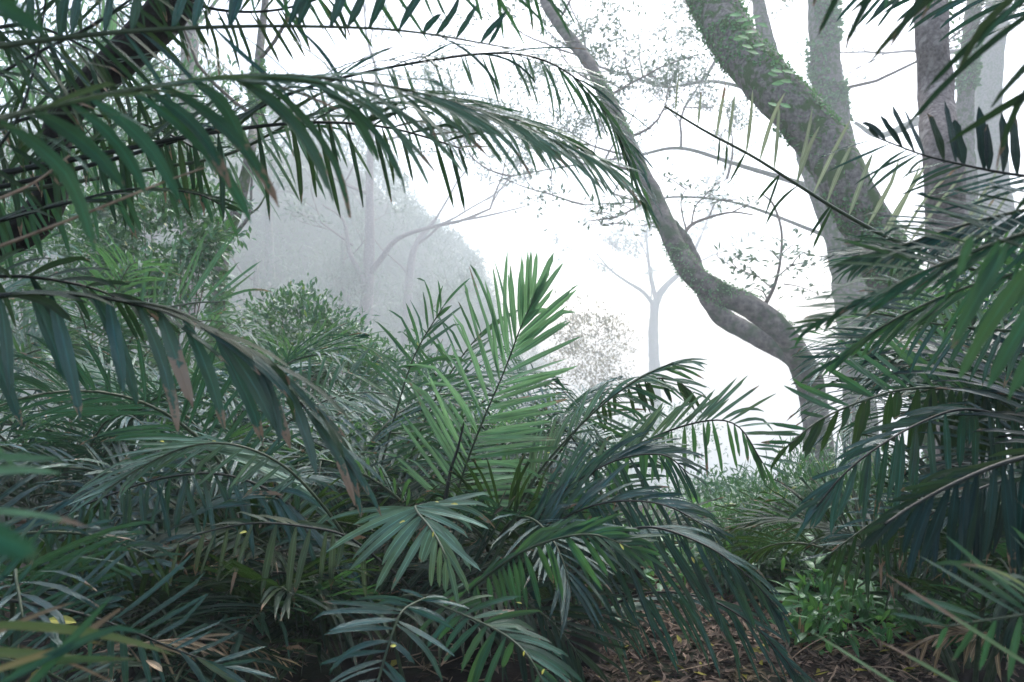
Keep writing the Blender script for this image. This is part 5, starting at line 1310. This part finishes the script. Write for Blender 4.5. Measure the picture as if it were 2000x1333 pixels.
# sword-like blades in the lower corner
def blades():
    t = empty("grass_clump", (-1.05, 1.05, ground_z(-1.05, 1.05)), "clump of tattered strap leaves, brown at the edges, across the lower corner", "grass clump")
    specs = [((-60, 1222, 0.95), -2, 400, 20, 0.35, M_GREEN, 0.25), ((235, 1190, 1.0), 215, 330, 16, 0.0, M_DRY, 0.0), ((-20, 1350, 0.9), 32, 330, 22, 0.0, M_GREEN, 0.2),
             ((-60, 1270, 0.95), -8, 260, 22, 0.3, M_GREEN, 0.3), ((30, 1370, 0.9), 48, 260, 20, 0.0, M_GREEN, 0.0), ((-60, 1330, 0.9), 20, 260, 15, 0.3, M_DRY, 0.1),
             ((40, 1262, 1.0), -22, 220, 6, 0.0, M_DRY, 0.0), ((-40, 1255, 1.0), 28, 190, 12, 0.0, M_DRY, 0.0), ((-40, 1310, 0.95), 6, 300, 16, 0.2, M_GREEN, 0.3)]
    for (b, an, L, W, y, m, br) in specs:
        p0 = at(*b); a = math.radians(an)
        Vb, Ub, Ab = leaf_batch([p0], [(math.cos(a), 0.15, math.sin(a))], [(0.1, -0.8, 0.6)], [L * b[2] / F], [W * b[2] / F], [0.15], K=10, prof='needle', fold=0.15, yellow=y, brown=br)
        mesh_obj("blade", Vb[0], leaf_faces(10), m, t, origin=Vb[0][1], uvs=Ub[0], leaf=Ab[0], smooth=True)
    # the shoots that carry the blades up from the soil
    for (x0, x1, z1) in ((-1.0, -0.72, 1.15), (-1.05, -0.70, 1.2), (-1.08, -0.66, 1.05)):
        path = spline([(x0, 1.05, ground_z(-1.05, 1.05) - 0.03), (x0 + 0.05, 1.02, 0.6), (x1, 0.95, z1)], 8)
        V, f, U = tube(path, np.linspace(0.008, 0.004, 9), 5)
        mesh_obj("stem", V, f, M_RACHIS, t, smooth=True)
blades()

# small yellow leaves that have dropped onto the fronds
YL = [(880, 985, 2.62, 10, "on the top of the pale spread frond"), (1022, 1282, 2.1, 80, "low on the deep green bottom frond, the upper one"), (1058, 1318, 2.1, 70, "at the lower edge of the deep green bottom frond"),
      (762, 1262, 2.0, 10, "by the stalk of the blue bottom frond"), (1210, 1062, 2.65, -50, "near the tip of the green sideways frond"), (1350, 1088, 2.8, -60, "on the big dipping blue-grey frond"),
      (100, 805, 3.8, 20, "in the fronds behind the scorched leaflets, near the frame edge"), (312, 862, 2.85, 0, "on the pale arching frond, nearer its tip"), (414, 862, 2.85, 10, "on the top of the pale arching frond's bend"),
      (780, 1022, 2.6, 30, "on a downward leaflet of the pale spread frond"), (850, 980, 2.75, 0, "at the base of the pale spread frond"), (468, 1042, 2.75, 20, "above the olive hanging leaflets"),
      (845, 1050, 2.5, 80, "beside the stalk of the pale spread frond"), (1009, 1177, 2.85, 0, "in the dark between the two green fronds"), (1068, 885, 3.6, 10, "in the centre of the large central palm")]
for (x, y, d, an, where) in YL:
    c = at(x, y, d - 0.03); a = math.radians(an); s = rng.uniform(0.012, 0.028)
    Vb, Ub, Ab = leaf_batch([c], [(math.cos(a), -0.2, math.sin(a))], [(0, -0.7, 0.8)], [s], [s * rng.uniform(0.3, 0.6)], [0.6], K=4, prof='broad', fold=0.25)
    o = mesh_obj("fallen_leaf", Vb[0], leaf_faces(4), M_YEL, origin=Vb[0][1], uvs=Ub[0], leaf=Ab[0], smooth=True)
    tag(o, "tiny yellow leaf caught " + where, "leaf", "yellow leaves caught on the palm fronds")
for (x, y, d, an, s, lab, m) in ((90, 1212, 1.9, 2, 0.075, "curled pale yellow leaf resting on the silvery corner palm", M_YEL), (285, 1290, 1.95, -25, 0.05, "crumpled beige leaf resting on the downward silvery leaflets", M_DRY),
                                 (965, 1005, 3.2, 40, 0.05, "curled rusty leaf caught beside the pale spread frond", M_LITTER), (1066, 945, 3.4, 5, 0.04, "small brown leaf caught high in the central palm", M_LITTER)):
    c = at(x, y, d); a = math.radians(an)
    Vb, Ub, Ab = leaf_batch([c], [(math.cos(a), -0.1, math.sin(a))], [(0, -0.6, 0.8)], [s], [s * 0.4], [0.3], K=5, prof='broad', fold=0.3)
    o = mesh_obj("fallen_leaf", Vb[0], leaf_faces(5), m, origin=Vb[0][1], uvs=Ub[0], leaf=Ab[0], smooth=True)
    tag(o, lab, "leaf")
print("objects:", len(bpy.data.objects), "polys:", sum(len(m.polygons) for m in bpy.data.meshes))
